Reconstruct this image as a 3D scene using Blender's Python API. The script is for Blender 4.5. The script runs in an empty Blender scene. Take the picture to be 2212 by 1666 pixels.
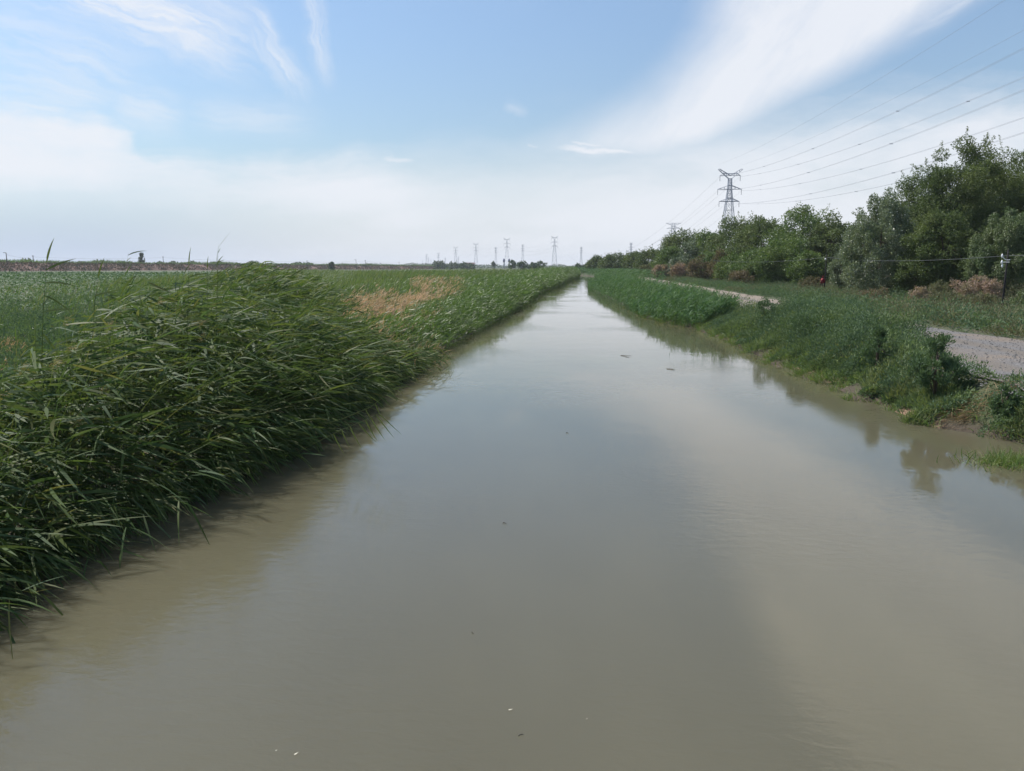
import bpy, math
import numpy as np
from mathutils import Vector

R = math.radians
rng = np.random.default_rng(11)
scene = bpy.context.scene
COL = scene.collection

# ------------------------------------------------------------------ camera
H = 3.2                       # eye above the water (m)
F, CX, CY, HZ = 1664.4, 1106.0, 833.0, 577.0     # photo measured at 2212 px wide
PITCH = math.atan((CY - HZ) / F)
cam = bpy.data.cameras.new("camera")
cam.sensor_width = 36.0
cam.lens = 36.0 * F / 2212.0
cam.clip_start, cam.clip_end = 0.1, 20000.0
camo = bpy.data.objects.new("camera", cam)
camo.location = (0, 0, H)
camo.rotation_euler = (math.pi / 2 - PITCH, 0, 0)
COL.objects.link(camo)
scene.camera = camo

def ray(px, py):
    dx, dy = (px - CX) / F, (CY - py) / F
    c, s = math.cos(PITCH), math.sin(PITCH)
    return np.array((dx, c + dy * s, -s + dy * c))

def at(px, py, z=0.0):        # where the sight line meets the level z
    d = ray(px, py)
    return np.array((0, 0, H)) + d * ((z - H) / d[2])

def atd(px, py, Y):           # where the sight line is Y metres ahead
    d = ray(px, py)
    return np.array((0, 0, H)) + d * (Y / d[1])

def XF(px, Y):                # sideways position of an image column on the horizon
    return (px - CX) / F * Y * math.cos(PITCH)

def uv(px, py):
    d = ray(px, py)
    return d[0] / d[1], d[2] / d[1]

# ------------------------------------------------------------------ sun, view
SUN_EL, SUN_AZ = R(53), R(-57)          # azimuth from +Y towards +X
sl = bpy.data.lights.new("sun", "SUN")
sl.energy, sl.angle, sl.color = 5.0, R(0.53), (1.0, 0.95, 0.87)
so = bpy.data.objects.new("sun", sl)
sd = Vector((math.sin(SUN_AZ) * math.cos(SUN_EL), math.cos(SUN_AZ) * math.cos(SUN_EL), math.sin(SUN_EL)))
so.rotation_euler = sd.to_track_quat('Z', 'Y').to_euler()
so.location = (0, 0, 60)
COL.objects.link(so)
scene.view_settings.view_transform = 'Standard'
scene.view_settings.look = 'None'
scene.view_settings.gamma = 1.0
scene.view_settings.exposure = 0.35

# ------------------------------------------------------------------ node helpers
class E:
    """a value in a node tree that can be added, multiplied ..."""
    def __init__(s, nt, v): s.nt, s.v = nt, v
    def op(s, o, b=None, c=None, rev=False):
        n = s.nt.nodes.new("ShaderNodeMath"); n.operation = o
        ins = [s, b] if not rev else [b, s]
        if c is not None: ins.append(c)
        for i, q in enumerate(ins):
            if q is None: continue
            q = q.v if isinstance(q, E) else q
            if isinstance(q, (int, float)): n.inputs[i].default_value = q
            else: s.nt.links.new(q, n.inputs[i])
        return E(s.nt, n.outputs[0])
    def __add__(s, b): return s.op('ADD', b)
    __radd__ = __add__
    def __mul__(s, b): return s.op('MULTIPLY', b)
    __rmul__ = __mul__
    def __sub__(s, b): return s.op('SUBTRACT', b)
    def __rsub__(s, b): return s.op('SUBTRACT', b, rev=True)
    def __truediv__(s, b): return s.op('DIVIDE', b)
    def max(s, b): return s.op('MAXIMUM', b)
    def min(s, b): return s.op('MINIMUM', b)
    def abs(s): return s.op('ABSOLUTE')
    def clamp(s): return s.max(0.0).min(1.0)
    def sm(s, a, b, lo=0.0, hi=1.0):
        n = s.nt.nodes.new("ShaderNodeMapRange"); n.interpolation_type = 'SMOOTHSTEP'; n.clamp = True
        s.nt.links.new(s.v, n.inputs[0])
        for i, q in ((1, a), (2, b), (3, lo), (4, hi)):
            if isinstance(q, E): s.nt.links.new(q.v, n.inputs[i])
            else: n.inputs[i].default_value = q
        return E(s.nt, n.outputs[0])
    def curve(s, pts):        # piecewise linear function given as points
        n = s.nt.nodes.new("ShaderNodeFloatCurve")
        xs, ys = [p[0] for p in pts], [p[1] for p in pts]
        x0, x1, y0, y1 = min(xs), max(xs), min(ys), max(ys)
        cu = n.mapping.curves[0]
        for i, (x, y) in enumerate(sorted(pts)):
            q = ((x - x0) / (x1 - x0), (y - y0) / (y1 - y0))
            if i == 0: cu.points[0].location = q
            elif i == len(pts) - 1: cu.points[-1].location = q
            else: cu.points.new(*q)
        n.mapping.update()
        t = ((s - x0) * (1.0 / (x1 - x0))).clamp()
        s.nt.links.new(t.v, n.inputs[1])
        return E(s.nt, n.outputs[0]) * (y1 - y0) + y0

def vec(nt, x, y, z=0.0):
    n = nt.nodes.new("ShaderNodeCombineXYZ")
    for i, q in enumerate((x, y, z)):
        if isinstance(q, E): nt.links.new(q.v, n.inputs[i])
        else: n.inputs[i].default_value = q
    return n.outputs[0]

def noise(nt, v, scale=1.0, detail=4.0, rough=0.55, dist=0.0):
    n = nt.nodes.new("ShaderNodeTexNoise")
    nt.links.new(v, n.inputs["Vector"])
    n.inputs["Scale"].default_value = scale
    n.inputs["Detail"].default_value = detail
    n.inputs["Roughness"].default_value = rough
    n.inputs["Distortion"].default_value = dist
    return E(nt, n.outputs["Fac"])

def mixc(nt, f, a, b):
    n = nt.nodes.new("ShaderNodeMix"); n.data_type = 'RGBA'
    for i, q in ((0, f), (6, a), (7, b)):
        q = q.v if isinstance(q, E) else q
        if isinstance(q, (int, float)): n.inputs[i].default_value = q
        elif isinstance(q, tuple): n.inputs[i].default_value = (*q, 1.0)
        else: nt.links.new(q, n.inputs[i])
    return n.outputs[2]

# ------------------------------------------------------------------ world: blue sky with thin cirrus
SKY = 0.107
w = bpy.data.worlds.new("World"); scene.world = w; w.use_nodes = True
nt = w.node_tree; nt.nodes.clear()
out = nt.nodes.new("ShaderNodeOutputWorld"); bg = nt.nodes.new("ShaderNodeBackground")
nt.links.new(bg.outputs[0], out.inputs[0]); bg.inputs[1].default_value = SKY
sky = nt.nodes.new("ShaderNodeTexSky"); sky.sky_type = 'NISHITA'; sky.sun_disc = False
sky.sun_elevation, sky.sun_rotation = SUN_EL, SUN_AZ
sky.altitude, sky.air_density, sky.dust_density, sky.ozone_density = 300.0, 1.15, 0.25, 1.6
tc = nt.nodes.new("ShaderNodeTexCoord")
sx = nt.nodes.new("ShaderNodeSeparateXYZ"); nt.links.new(tc.outputs["Generated"], sx.inputs[0])
X, Y, Z = (E(nt, sx.outputs[i]) for i in range(3))
Yc = Y.max(0.08)
U0, V0 = X / Yc, Z / Yc
wv = vec(nt, U0, V0 * 1.6, 0.0)
wa = noise(nt, wv, 3.0, 5.0, 0.6) - 0.5
wb = noise(nt, wv, 9.0, 5.0, 0.6) - 0.5
U = U0 + wa * 0.10 + wb * 0.02
V = V0 + wa * 0.05 + wb * 0.03

def band(p, q, width, amount, fade=0.35, grain=True, soft=1.0):
    """a feathered streak in the sky from direction p to direction q"""
    (u0, v0), (u1, v1) = uv(*p), uv(*q)
    L = math.hypot(u1 - u0, v1 - v0); c, s = (u1 - u0) / L, (v1 - v0) / L
    du, dv = U - u0, V - v0
    a = du * c + dv * s
    b = dv * c - du * s
    m = a.sm(-fade * L * 0.3, fade * L) * (1.0 - a.sm(L * (1 - fade), L * 1.1))
    m = m * (1.0 - b.abs().sm(width * (1 - soft), width))
    if grain:
        g = noise(nt, vec(nt, a * 4.0, b * 34.0, u0 * 7), 1.6, 9.0, 0.7)
        m = m * g.sm(0.26, 0.66)
    return m * amount

# low bank of white cloud and haze: top edge as a function of heading
pts = [(-200, 150), (0, 225), (150, 245), (300, 300), (340, 345), (560, 350), (760, 352), (900, 385), (1050, 400),
       (1220, 370), (1350, 335), (1500, 300), (1700, 268), (1900, 246), (2212, 210), (2500, 170)]
edge = U.curve([uv(*p) for p in pts])
soft = U.curve([(uv(0, 577)[0], 0.03), (uv(350, 577)[0], 0.02), (uv(800, 577)[0], 0.03), (uv(1050, 577)[0], 0.10),
                (uv(1500, 577)[0], 0.08), (uv(2212, 577)[0], 0.035)])
fib = noise(nt, vec(nt, U * 5.0, V * 26.0, 3.0), 1.0, 6.0, 0.6)
fib2 = noise(nt, vec(nt, U * 2.0, V * 7.0, 9.0), 1.0, 5.0, 0.6)
fib3 = noise(nt, vec(nt, U * 14.0, V * 40.0, 6.0), 1.0, 6.0, 0.65)
d = V - edge + (fib - 0.5) * 0.065 + (fib3 - 0.5) * 0.035
low = 1.0 - d.sm(soft * -1.0, soft)
low = low * (0.48 + 0.52 * fib2.sm(0.32, 0.58))
low = low * (1.0 - 0.88 * (1.0 - V.sm(0.045, 0.125)) * (1.0 - U.sm(-0.50, -0.1)))
# the broad sheet of cirrus rising to the upper right
vu = lambda *p: uv(*p)[::-1]
uL = V.curve([vu(1110, 385), vu(1200, 330), vu(1360, 262), vu(1495, 150), vu(1550, 0), (0.45, 0.33), (0.60, 0.40), (0.80, 0.60)])
uR = V.curve([vu(1560, 330), vu(1670, 262), vu(1760, 205), vu(1900, 130), vu(2110, 5), (0.50, 0.95), (0.80, 1.4)])
fan = noise(nt, vec(nt, U * 13.0 - V * 10.0, U * 3.0 + V * 3.5, 5.0), 1.2, 9.0, 0.68)
fan2 = noise(nt, vec(nt, U * 4.0 - V * 3.0, U * 1.5 + V * 2.0, 8.0), 1.5, 5.0, 0.6)
sheet = (U - uL).sm(V.sm(0.15, 0.30, -0.14, -0.05), V.sm(0.15, 0.30, 0.10, 0.055)) * (1.0 - (U - uR).sm(-0.09, 0.03)) * V.sm(uv(0, 400)[1], uv(0, 280)[1])
sheet = sheet * (0.72 + 0.22 * fan.sm(0.3, 0.65) + 0.18 * fan2.sm(0.35, 0.6))
cl = low.max(sheet)
for args in [((40, -75), (560, 145), 0.060, 1.0), ((-40, -20), (430, 110), 0.012, 0.35), ((-160, 20), (360, 190), 0.07, 0.55),
             ((-60, 150), (290, 225), 0.020, 0.62), ((-40, 222), (175, 246), 0.013, 0.9), ((420, -60), (560, 60), 0.03, 0.4),
             ((470, -10), (670, 225), 0.030, 0.75), ((645, -60), (716, 185), 0.021, 0.8), ((230, 205), (420, 260), 0.04, 0.6), ((380, 235), (700, 262), 0.03, 0.4), ((300, -40), (560, 90), 0.05, 0.5), ((-80, 180), (260, 240), 0.05, 0.5),
             ((1180, 317), (1410, 334), 0.0085, 1.0), ((1215, 308), (1330, 313), 0.006, 0.85), ((560, 372), (980, 385), 0.02, 0.6), ((120, 322), (520, 350), 0.02, 0.5), ((1140, 311), (1180, 314), 0.004, 0.5),
             ((810, 346), (900, 349), 0.007, 0.7), ((1090, 225), (1150, 240), 0.012, 0.35),
             ((1880, 95), (2180, -60), 0.028, 0.75), ((1640, -40), (2050, -30), 0.05, 0.5), ((1240, 560), (1380, 520), 0.02, 0.4),
             ((740, 525), (900, 524), 0.006, 0.35)]:
    cl = cl.max(band(*args, grain=args[2] > 0.009))
# thin veil everywhere else (what the water mirrors from above the frame)
veil = noise(nt, vec(nt, X * 3.0, Y * 1.2, Z * 2.0), 1.4, 6.0, 0.6).sm(0.48, 0.8)
cl = cl.max(veil * 0.18 * V0.sm(0.28, 0.45))
cl = cl * Y.sm(-0.1, 0.1) + veil * 0.4 * (1.0 - Y.sm(-0.1, 0.1))
CL = 0.785 / SKY
hzc = mixc(nt, U0.sm(-0.62, -0.12), (0.375 * CL, 0.52 * CL, 0.78 * CL), (0.60 * CL, 0.67 * CL, 0.765 * CL))
dim = V0.sm(0.04, 0.36, 0.74, 1.0)
skyt = mixc(nt, dim, (0.0, 0.0, 0.0), sky.outputs[0])
base = mixc(nt, (1.0 - V0.sm(-0.02, 0.18)) * 0.92 * Y.sm(-0.6, 0.2, 0.7, 1.0), skyt, hzc)
skyc = mixc(nt, cl.clamp() * 0.93, base, (0.86 * CL, 0.89 * CL, 0.95 * CL))
nt.links.new(skyc, bg.inputs[0])

# ------------------------------------------------------------------ object helpers
def tag(o, label=None, cat=None, group=None, kind=None):
    if label: o["label"] = label
    if cat: o["category"] = cat
    if group: o["group"] = group
    if kind: o["kind"] = kind
    return o

def link(name, me, mat, parent=None):
    o = bpy.data.objects.new(name, me)
    if mat: me.materials.append(mat)
    COL.objects.link(o)
    if parent: o.parent = parent
    return o

def empty(name, loc=(0, 0, 0)):
    o = bpy.data.objects.new(name, None); o.empty_display_size = 0.2
    o.location = [float(q) for q in loc]; COL.objects.link(o)
    return o

def quad_mesh(name, chunks, smooth=False):
    vs, qs, off = [], [], 0
    for v, q in chunks:
        v = np.asarray(v, np.float32).reshape(-1, 3); q = np.asarray(q, np.int32).reshape(-1, 4)
        vs.append(v); qs.append(q + off); off += len(v)
    v, q = np.concatenate(vs), np.concatenate(qs)
    me = bpy.data.meshes.new(name)
    me.vertices.add(len(v)); me.vertices.foreach_set("co", v.ravel())
    me.loops.add(q.size); me.loops.foreach_set("vertex_index", q.ravel())
    me.polygons.add(len(q))
    me.polygons.foreach_set("loop_start", np.arange(0, q.size, 4, dtype=np.int32))
    me.polygons.foreach_set("use_smooth", np.full(len(q), smooth))
    me.update(calc_edges=True)
    return me

class MB:
    """collects beams, boxes and tubes into one mesh"""
    def __init__(s): s.v, s.f = [], []
    def add(s, v, f):
        o = len(s.v); s.v += [tuple(map(float, p)) for p in v]; s.f += [tuple(i + o for i in q) for q in f]
    def tube(s, pts, rad, n=6, cap=True):
        pts = [Vector(p) for p in pts]
        if not hasattr(rad, "__len__"): rad = [rad] * len(pts)
        v, f = [], []
        for i, p in enumerate(pts):
            t = (pts[min(i + 1, len(pts) - 1)] - pts[max(i - 1, 0)]).normalized()
            a = t.cross(Vector((0.31, 0.95, 0.05)) if abs(t.y) < 0.9 else Vector((1, 0, 0.1))).normalized(); b = t.cross(a)
            for k in range(n):
                q = 2 * math.pi * k / n
                v.append(p + (a * math.cos(q) + b * math.sin(q)) * rad[i])
        for i in range(len(pts) - 1):
            for k in range(n):
                f.append((i * n + k, i * n + (k + 1) % n, (i + 1) * n + (k + 1) % n, (i + 1) * n + k))
        if cap: f += [tuple(range(n))[::-1], tuple((len(pts) - 1) * n + k for k in range(n))]
        s.add(v, f)
    def beam(s, p, q, r): s.tube([p, q], r, 4)
    def box(s, c, sz):
        x, y, z = (q / 2 for q in sz)
        v = [(c[0] + a * x, c[1] + b * y, c[2] + d * z) for d in (-1, 1) for a, b in ((-1, -1), (1, -1), (1, 1), (-1, 1))]
        s.add(v, [(3, 2, 1, 0), (4, 5, 6, 7)] + [(i, (i + 1) % 4, 4 + (i + 1) % 4, 4 + i) for i in range(4)])
    def build(s, name, mat, parent=None, smooth=False):
        me = bpy.data.meshes.new(name); me.from_pydata(s.v, [], s.f); me.update()
        if smooth: me.polygons.foreach_set("use_smooth", np.ones(len(me.polygons), bool))
        return link(name, me, mat, parent)

def nrm(a): return a / np.maximum(np.linalg.norm(a, axis=-1, keepdims=True), 1e-9)

def leafprof(t): return np.interp(t, [0, 0.12, 0.35, 0.7, 1.0], [0.35, 0.85, 1.0, 0.62, 0.05])
def stemprof(t): return 1.0 - 0.6 * t

def blades(P, D, B, L, W, S, nseg=3, prof=leafprof):
    N = len(P); t = np.linspace(0, 1, nseg + 1)
    Cc = P[:, None] + L[:, None, None] * (D[:, None] * t[None, :, None] + B[:, None] * (t ** 2)[None, :, None])
    T = D[:, None] + 2 * t[None, :, None] * B[:, None]
    side = nrm(np.cross(T, np.broadcast_to(S[:, None], T.shape)))
    wd = (W[:, None] * prof(t)[None])[..., None] * 0.5
    v = np.stack([Cc - side * wd, Cc + side * wd], 2).reshape(N * (nseg + 1) * 2, 3)
    base = (np.arange(N) * (nseg + 1) * 2)[:, None] + (np.arange(nseg) * 2)[None]
    q = np.stack([base, base + 1, base + 3, base + 2], -1).reshape(-1, 4)
    return v, q

def diamonds(P, D, S, L, W):
    N = len(P); side = nrm(np.cross(D, S)) * (W * 0.5)[:, None]; D = D * L[:, None]
    v = np.stack([P, P + D * 0.45 + side, P + D, P + D * 0.45 - side], 1).reshape(-1, 3)
    return v, np.arange(N * 4).reshape(N, 4)

def rdir(n):
    return nrm(rng.normal(size=(n, 3)))

_perm = rng.random((256, 256))
def vnoise(x, y, s):
    x, y = np.asarray(x, float) / s + 100.3, np.asarray(y, float) / s + 57.7
    i, j = np.floor(x).astype(int), np.floor(y).astype(int); fx, fy = x - i, y - j
    fx, fy = fx * fx * (3 - 2 * fx), fy * fy * (3 - 2 * fy)
    g = lambda a, b: _perm[a % 256, b % 256]
    return (g(i, j) * (1 - fx) + g(i + 1, j) * fx) * (1 - fy) + (g(i, j + 1) * (1 - fx) + g(i + 1, j + 1) * fx) * fy

# ------------------------------------------------------------------ materials
def newmat(name):
    m = bpy.data.materials.new(name); m.use_nodes = True
    t = m.node_tree; t.nodes.clear()
    o = t.nodes.new("ShaderNodeOutputMaterial"); p = t.nodes.new("ShaderNodeBsdfPrincipled")
    t.links.new(p.outputs[0], o.inputs[0])
    return m, t, p, o

def pos(t):
    n = t.nodes.new("ShaderNodeNewGeometry"); return n.outputs["Position"]

def plain(name, col, rough=0.7, metal=0.0, var=0.15, scale=3.0, bump=0.0):
    m, t, p, o = newmat(name)
    n = t.nodes.new("ShaderNodeTexCoord"); f = noise(t, n.outputs["Object"], scale, 5.0, 0.6)
    lo, hi = tuple(c * (1 - var) for c in col), tuple(min(1, c * (1 + var)) for c in col)
    t.links.new(mixc(t, f.sm(0.3, 0.7), lo, hi), p.inputs["Base Color"])
    p.inputs["Roughness"].default_value = rough; p.inputs["Metallic"].default_value = metal
    if bump:
        b = t.nodes.new("ShaderNodeBump"); b.inputs["Distance"].default_value = bump
        t.links.new(f.v, b.inputs["Height"]); t.links.new(b.outputs[0], p.inputs["Normal"])
    return m

def leafmat(name, cols, transl=0.35, rough=0.45, spec=0.5, patch=None, pscale=0.5, tint=(1.25, 1.3, 0.7)):
    """foliage: every leaf its own shade, some light through the blade"""
    k = 1.35 if transl > 0.19 and max(cols[0]) < 0.15 else 1.0
    cols = [tuple(min(q * k, 0.9) for q in c) for c in cols]
    if patch: patch = tuple(q * k for q in patch)
    m, t, p, o = newmat(name)
    g = t.nodes.new("ShaderNodeNewGeometry")
    r = t.nodes.new("ShaderNodeValToRGB"); r.color_ramp.interpolation = 'LINEAR'
    while len(r.color_ramp.elements) < len(cols): r.color_ramp.elements.new(0.5)
    for i, c in enumerate(cols):
        r.color_ramp.elements[i].position = i / (len(cols) - 1); r.color_ramp.elements[i].color = (*c, 1)
    t.links.new(g.outputs["Random Per Island"], r.inputs[0])
    c = r.outputs[0]
    if patch:
        c = mixc(t, noise(t, g.outputs["Position"], pscale, 3.0, 0.5).sm(0.42, 0.66) * 0.75, c, patch)
    t.links.new(c, p.inputs["Base Color"])
    p.inputs["Roughness"].default_value = rough; p.inputs["Specular IOR Level"].default_value = spec
    tr = t.nodes.new("ShaderNodeBsdfTranslucent")
    mu = t.nodes.new("ShaderNodeMix"); mu.data_type = 'RGBA'; mu.blend_type = 'MULTIPLY'; mu.inputs[0].default_value = 1.0
    t.links.new(c, mu.inputs[6]); mu.inputs[7].default_value = (*tint, 1)
    t.links.new(mu.outputs[2], tr.inputs[0])
    mx = t.nodes.new("ShaderNodeMixShader"); mx.inputs[0].default_value = transl
    t.links.new(p.outputs[0], mx.inputs[1]); t.links.new(tr.outputs[0], mx.inputs[2]); t.links.new(mx.outputs[0], o.inputs[0])
    return m

M_REED = leafmat("reed_leaf", [(0.034, 0.064, 0.024), (0.046, 0.080, 0.028), (0.060, 0.094, 0.030), (0.082, 0.110, 0.034), (0.048, 0.084, 0.040), (0.11, 0.115, 0.045)], 0.40, 0.58, 0.2, None, 0.5, (1.25, 1.2, 0.7))
M_REEDFAR = leafmat("reed_leaf_far", [(0.045, 0.078, 0.028), (0.064, 0.102, 0.034), (0.088, 0.124, 0.040), (0.054, 0.088, 0.046)], 0.35, 0.45, 0.5, (0.075, 0.13, 0.03), 0.12)
M_REEDR = leafmat("reed_leaf_cool", [(0.040, 0.085, 0.040), (0.055, 0.110, 0.048), (0.075, 0.130, 0.050), (0.050, 0.095, 0.055)], 0.32, 0.6, 0.2, (0.060, 0.105, 0.038), 0.2)
M_WEED = leafmat("weed_leaf", [(0.050, 0.084, 0.052), (0.064, 0.102, 0.060), (0.082, 0.122, 0.070), (0.060, 0.098, 0.068)], 0.3, 0.65, 0.15, (0.090, 0.125, 0.050), 0.9)
M_LEAFY = leafmat("leafy_weed_leaf", [(0.085, 0.125, 0.050), (0.105, 0.150, 0.062), (0.13, 0.165, 0.075), (0.075, 0.115, 0.060)], 0.32, 0.6, 0.2, (0.12, 0.13, 0.06), 0.7)
M_GRASS = leafmat("grass_blade", [(0.060, 0.100, 0.030), (0.082, 0.126, 0.038), (0.105, 0.142, 0.046), (0.14, 0.13, 0.07)], 0.35, 0.6, 0.2, (0.055, 0.082, 0.032), 0.25)
M_EDGE = leafmat("bank_grass_blade", [(0.060, 0.110, 0.030), (0.090, 0.145, 0.035), (0.120, 0.160, 0.050), (0.15, 0.15, 0.07)], 0.3, 0.5, 0.4)
M_TAN = leafmat("dry_grass_blade", [(0.50, 0.32, 0.215), (0.60, 0.40, 0.28), (0.70, 0.49, 0.35), (0.44, 0.31, 0.18)], 0.3, 0.7, 0.2, (0.34, 0.27, 0.14), 0.5, (1.1, 1.0, 0.8))
M_STRAW = leafmat("straw", [(0.20, 0.14, 0.08), (0.30, 0.21, 0.12), (0.36, 0.26, 0.15), (0.22, 0.13, 0.09)], 0.1, 0.8, 0.2)
M_DEAD = leafmat("dead_leaf", [(0.26, 0.19, 0.10), (0.34, 0.25, 0.13), (0.40, 0.31, 0.18)], 0.3, 0.6, 0.3)
M_WHITE = leafmat("pale_flower_grass", [(0.16, 0.21, 0.13), (0.25, 0.29, 0.21), (0.33, 0.35, 0.29)], 0.25, 0.6, 0.3)
M_CROP = leafmat("crop_leaf", [(0.036, 0.074, 0.028), (0.048, 0.092, 0.036), (0.062, 0.108, 0.046)], 0.25, 0.6, 0.2)
M_BRUSH = leafmat("dry_brush", [(0.11, 0.066, 0.048), (0.15, 0.090, 0.062), (0.10, 0.070, 0.050), (0.05, 0.062, 0.03)], 0.15, 0.8, 0.2, (0.055, 0.062, 0.034), 0.09)
M_TREE = {
    "elm": leafmat("elm_leaf", [(0.042, 0.064, 0.026), (0.056, 0.082, 0.030), (0.074, 0.102, 0.034), (0.060, 0.084, 0.040)], 0.3, 0.6, 0.25, (0.088, 0.112, 0.036), 0.22),
    "bright": leafmat("acacia_leaf", [(0.055, 0.088, 0.026), (0.075, 0.112, 0.030), (0.098, 0.135, 0.034)], 0.32, 0.55, 0.35, (0.042, 0.080, 0.022), 0.22),
    "willow": leafmat("willow_leaf", [(0.060, 0.088, 0.034), (0.078, 0.108, 0.042), (0.096, 0.122, 0.048)], 0.3, 0.5, 0.4, (0.05, 0.082, 0.03), 0.3),
    "olive": leafmat("oleaster_leaf", [(0.070, 0.098, 0.060), (0.095, 0.125, 0.080), (0.13, 0.155, 0.105)], 0.22, 0.5, 0.4, (0.060, 0.088, 0.046), 0.4),
    "poplar": leafmat("poplar_leaf", [(0.085, 0.110, 0.062), (0.105, 0.132, 0.074), (0.14, 0.165, 0.11), (0.28, 0.31, 0.24)], 0.25, 0.4, 0.5, (0.06, 0.09, 0.04), 0.4),
    "tamarisk": leafmat("tamarisk_spray", [(0.090, 0.105, 0.055), (0.12, 0.125, 0.070), (0.15, 0.12, 0.085)], 0.25, 0.7, 0.2, (0.085, 0.095, 0.055), 0.6),
    "pink": leafmat("tamarisk_bloom", [(0.30, 0.215, 0.185), (0.36, 0.25, 0.22), (0.22, 0.18, 0.13), (0.42, 0.29, 0.26)], 0.3, 0.7, 0.2, (0.18, 0.17, 0.11), 0.6),
    "brown": leafmat("dry_shrub_spray", [(0.15, 0.115, 0.075), (0.19, 0.145, 0.095), (0.12, 0.11, 0.068)], 0.25, 0.8, 0.2, (0.08, 0.085, 0.042), 0.5),
    "weedbush": leafmat("bush_leaf", [(0.050, 0.084, 0.048), (0.064, 0.104, 0.056), (0.082, 0.122, 0.064)], 0.3, 0.6, 0.2, (0.06, 0.095, 0.045), 2.0),
    "far": leafmat("far_leaf", [(0.030, 0.058, 0.024), (0.040, 0.070, 0.030), (0.050, 0.080, 0.032)], 0.2, 0.6, 0.3),
}
M_BARK = plain("bark", (0.10, 0.075, 0.055), 0.9, 0, 0.35, 6.0, 0.02)
M_STEEL = plain("galvanised_steel", (0.30, 0.33, 0.40), 0.6, 0.1, 0.12, 0.5)
M_WIRE = plain("aluminium_wire", (0.26, 0.28, 0.33), 0.6, 0.1, 0.05, 0.1)
M_GLASSY = plain("insulator_porcelain", (0.10, 0.11, 0.15), 0.3, 0, 0.1, 2.0)
M_POLE = plain("tarred_wood", (0.012, 0.011, 0.012), 0.95, 0, 0.3, 8.0, 0.01)
M_WHITEPORC = plain("white_porcelain", (0.75, 0.76, 0.78), 0.25, 0, 0.05, 4.0)
M_GREYM = plain("pale_concrete", (0.42, 0.43, 0.45), 0.8, 0, 0.1, 0.6)
M_BLUEP = plain("blue_paint", (0.045, 0.065, 0.17), 0.5, 0, 0.1, 0.5)
M_ROOF = plain("dark_red_sheet", (0.12, 0.055, 0.06), 0.6, 0, 0.15, 0.5)
M_BRICKW = plain("brown_wall", (0.10, 0.065, 0.06), 0.8, 0, 0.15, 0.7)
M_RED = plain("red_cloth", (0.22, 0.016, 0.022), 0.75, 0, 0.3, 9.0, 0.01)
M_TWIG = plain("wet_twig", (0.055, 0.045, 0.030), 0.6, 0, 0.3, 20.0)
M_PALELEAF = plain("pale_dead_leaf", (0.62, 0.58, 0.45), 0.6, 0, 0.2, 30.0)

# ------------------------------------------------------------------ canal edges (traced on the water plane)
Lpx = [(0, 1340), (200, 1225), (450, 1085), (660, 985), (780, 890), (850, 835), (960, 770), (1035, 725), (1090, 693),
       (1150, 652), (1172, 633), (1214, 618), (1230, 608), (1250, 602), (1255, 599)]
Rpx = [(2300, 1010), (2212, 962), (2080, 942), (1960, 908), (1850, 867), (1740, 817), (1650, 780), (1590, 747), (1490, 707),
       (1445, 701), (1386, 686), (1352, 665), (1304, 641), (1277, 628), (1279, 615), (1284, 604), (1283, 599)]
Lw = np.array([at(*p)[:2] for p in Lpx]); Rw = np.array([at(*p)[:2] for p in Rpx])
Lw[:, 0] -= np.interp(Lw[:, 1], [0, 8, 20, 40, 300], [0.35, 0.75, 0.55, 0.3, 0.3])
Rw[:, 0] += 0.15
yl = np.concatenate([[-60, 0], Lw[:, 1], [270, 282, 300, 330, 9000]]); xl = np.concatenate([[-9.5, -4.6], Lw[:, 0], [16, -2, -40, -120, -120]])
yr = np.concatenate([[-60, 0, 6], Rw[:, 1], [298, 318, 340, 380, 9000]]); xr = np.concatenate([[2.5, 7.0, 7.8], Rw[:, 0], [27, 8, -40, -105, -105]])
def xL(y): return np.interp(y, yl, xl)
def xR(y):
    y = np.asarray(y, float)
    return np.interp(y, yr, xr) + (0.22 * np.sin(y * 1.9) + 0.16 * np.sin(y * 4.3 + 1.0) + 0.10 * np.sin(y * 9.1)) * np.clip((60 - y) / 30, 0, 1)
SL = (1262 - CX) / F                       # heading of the canal
ZR = 0.9                                   # height of the road
def tt(x, y): return x - SL * y            # distance to the right of the canal's axis line
RT0, RT1 = 8.3, 13.6                       # road edges

def shift(y): return np.clip(14.0 - np.asarray(y, float), 0, 12) * 0.7      # the road swings away from the water near the viewer

def gz(x, y):
    x, y = np.asarray(x, float), np.asarray(y, float)
    dl, dr, t = xL(y) - x, x - xR(y), tt(x, y) - shift(y)
    zl = np.interp(dl, [0, 0.3, 1.2, 10, 60, 300], [-0.06, 0.06, 0.38, 0.55, 0.8, 1.0]) + 0.06 * (vnoise(x, y, 1.7) - 0.5) * np.clip(dl, 0, 1)
    zr = np.interp(dr, [0, 0.4, 1.5, 2.6, 3.8], [-0.06, 0.12, 0.42, 0.72, ZR])
    zr = np.where(t > RT0 - 0.5, np.maximum(zr, np.interp(t, [RT0 - 0.5, RT0 + 0.3], [0.3, ZR - 0.05]) * np.clip(dr / 1.0, 0, 1)), zr)
    zr = np.where(t > RT1 + 1.0, np.interp(t, [RT1 + 1, RT1 + 8], [ZR, 0.15]), zr)
    zr = zr + 0.10 * (vnoise(x, y, 2.3) - 0.5) * np.clip(dr, 0, 1) * np.where((t > RT0 - 0.6) & (t < RT1 + 0.6), 0.15, 1.0)
    zin = -1.1 * np.clip(np.minimum(-dl, -dr) / 1.2, 0, 1) - 0.06
    return np.where(dl >= 0, zl, np.where(dr >= 0, zr, zin))

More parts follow.
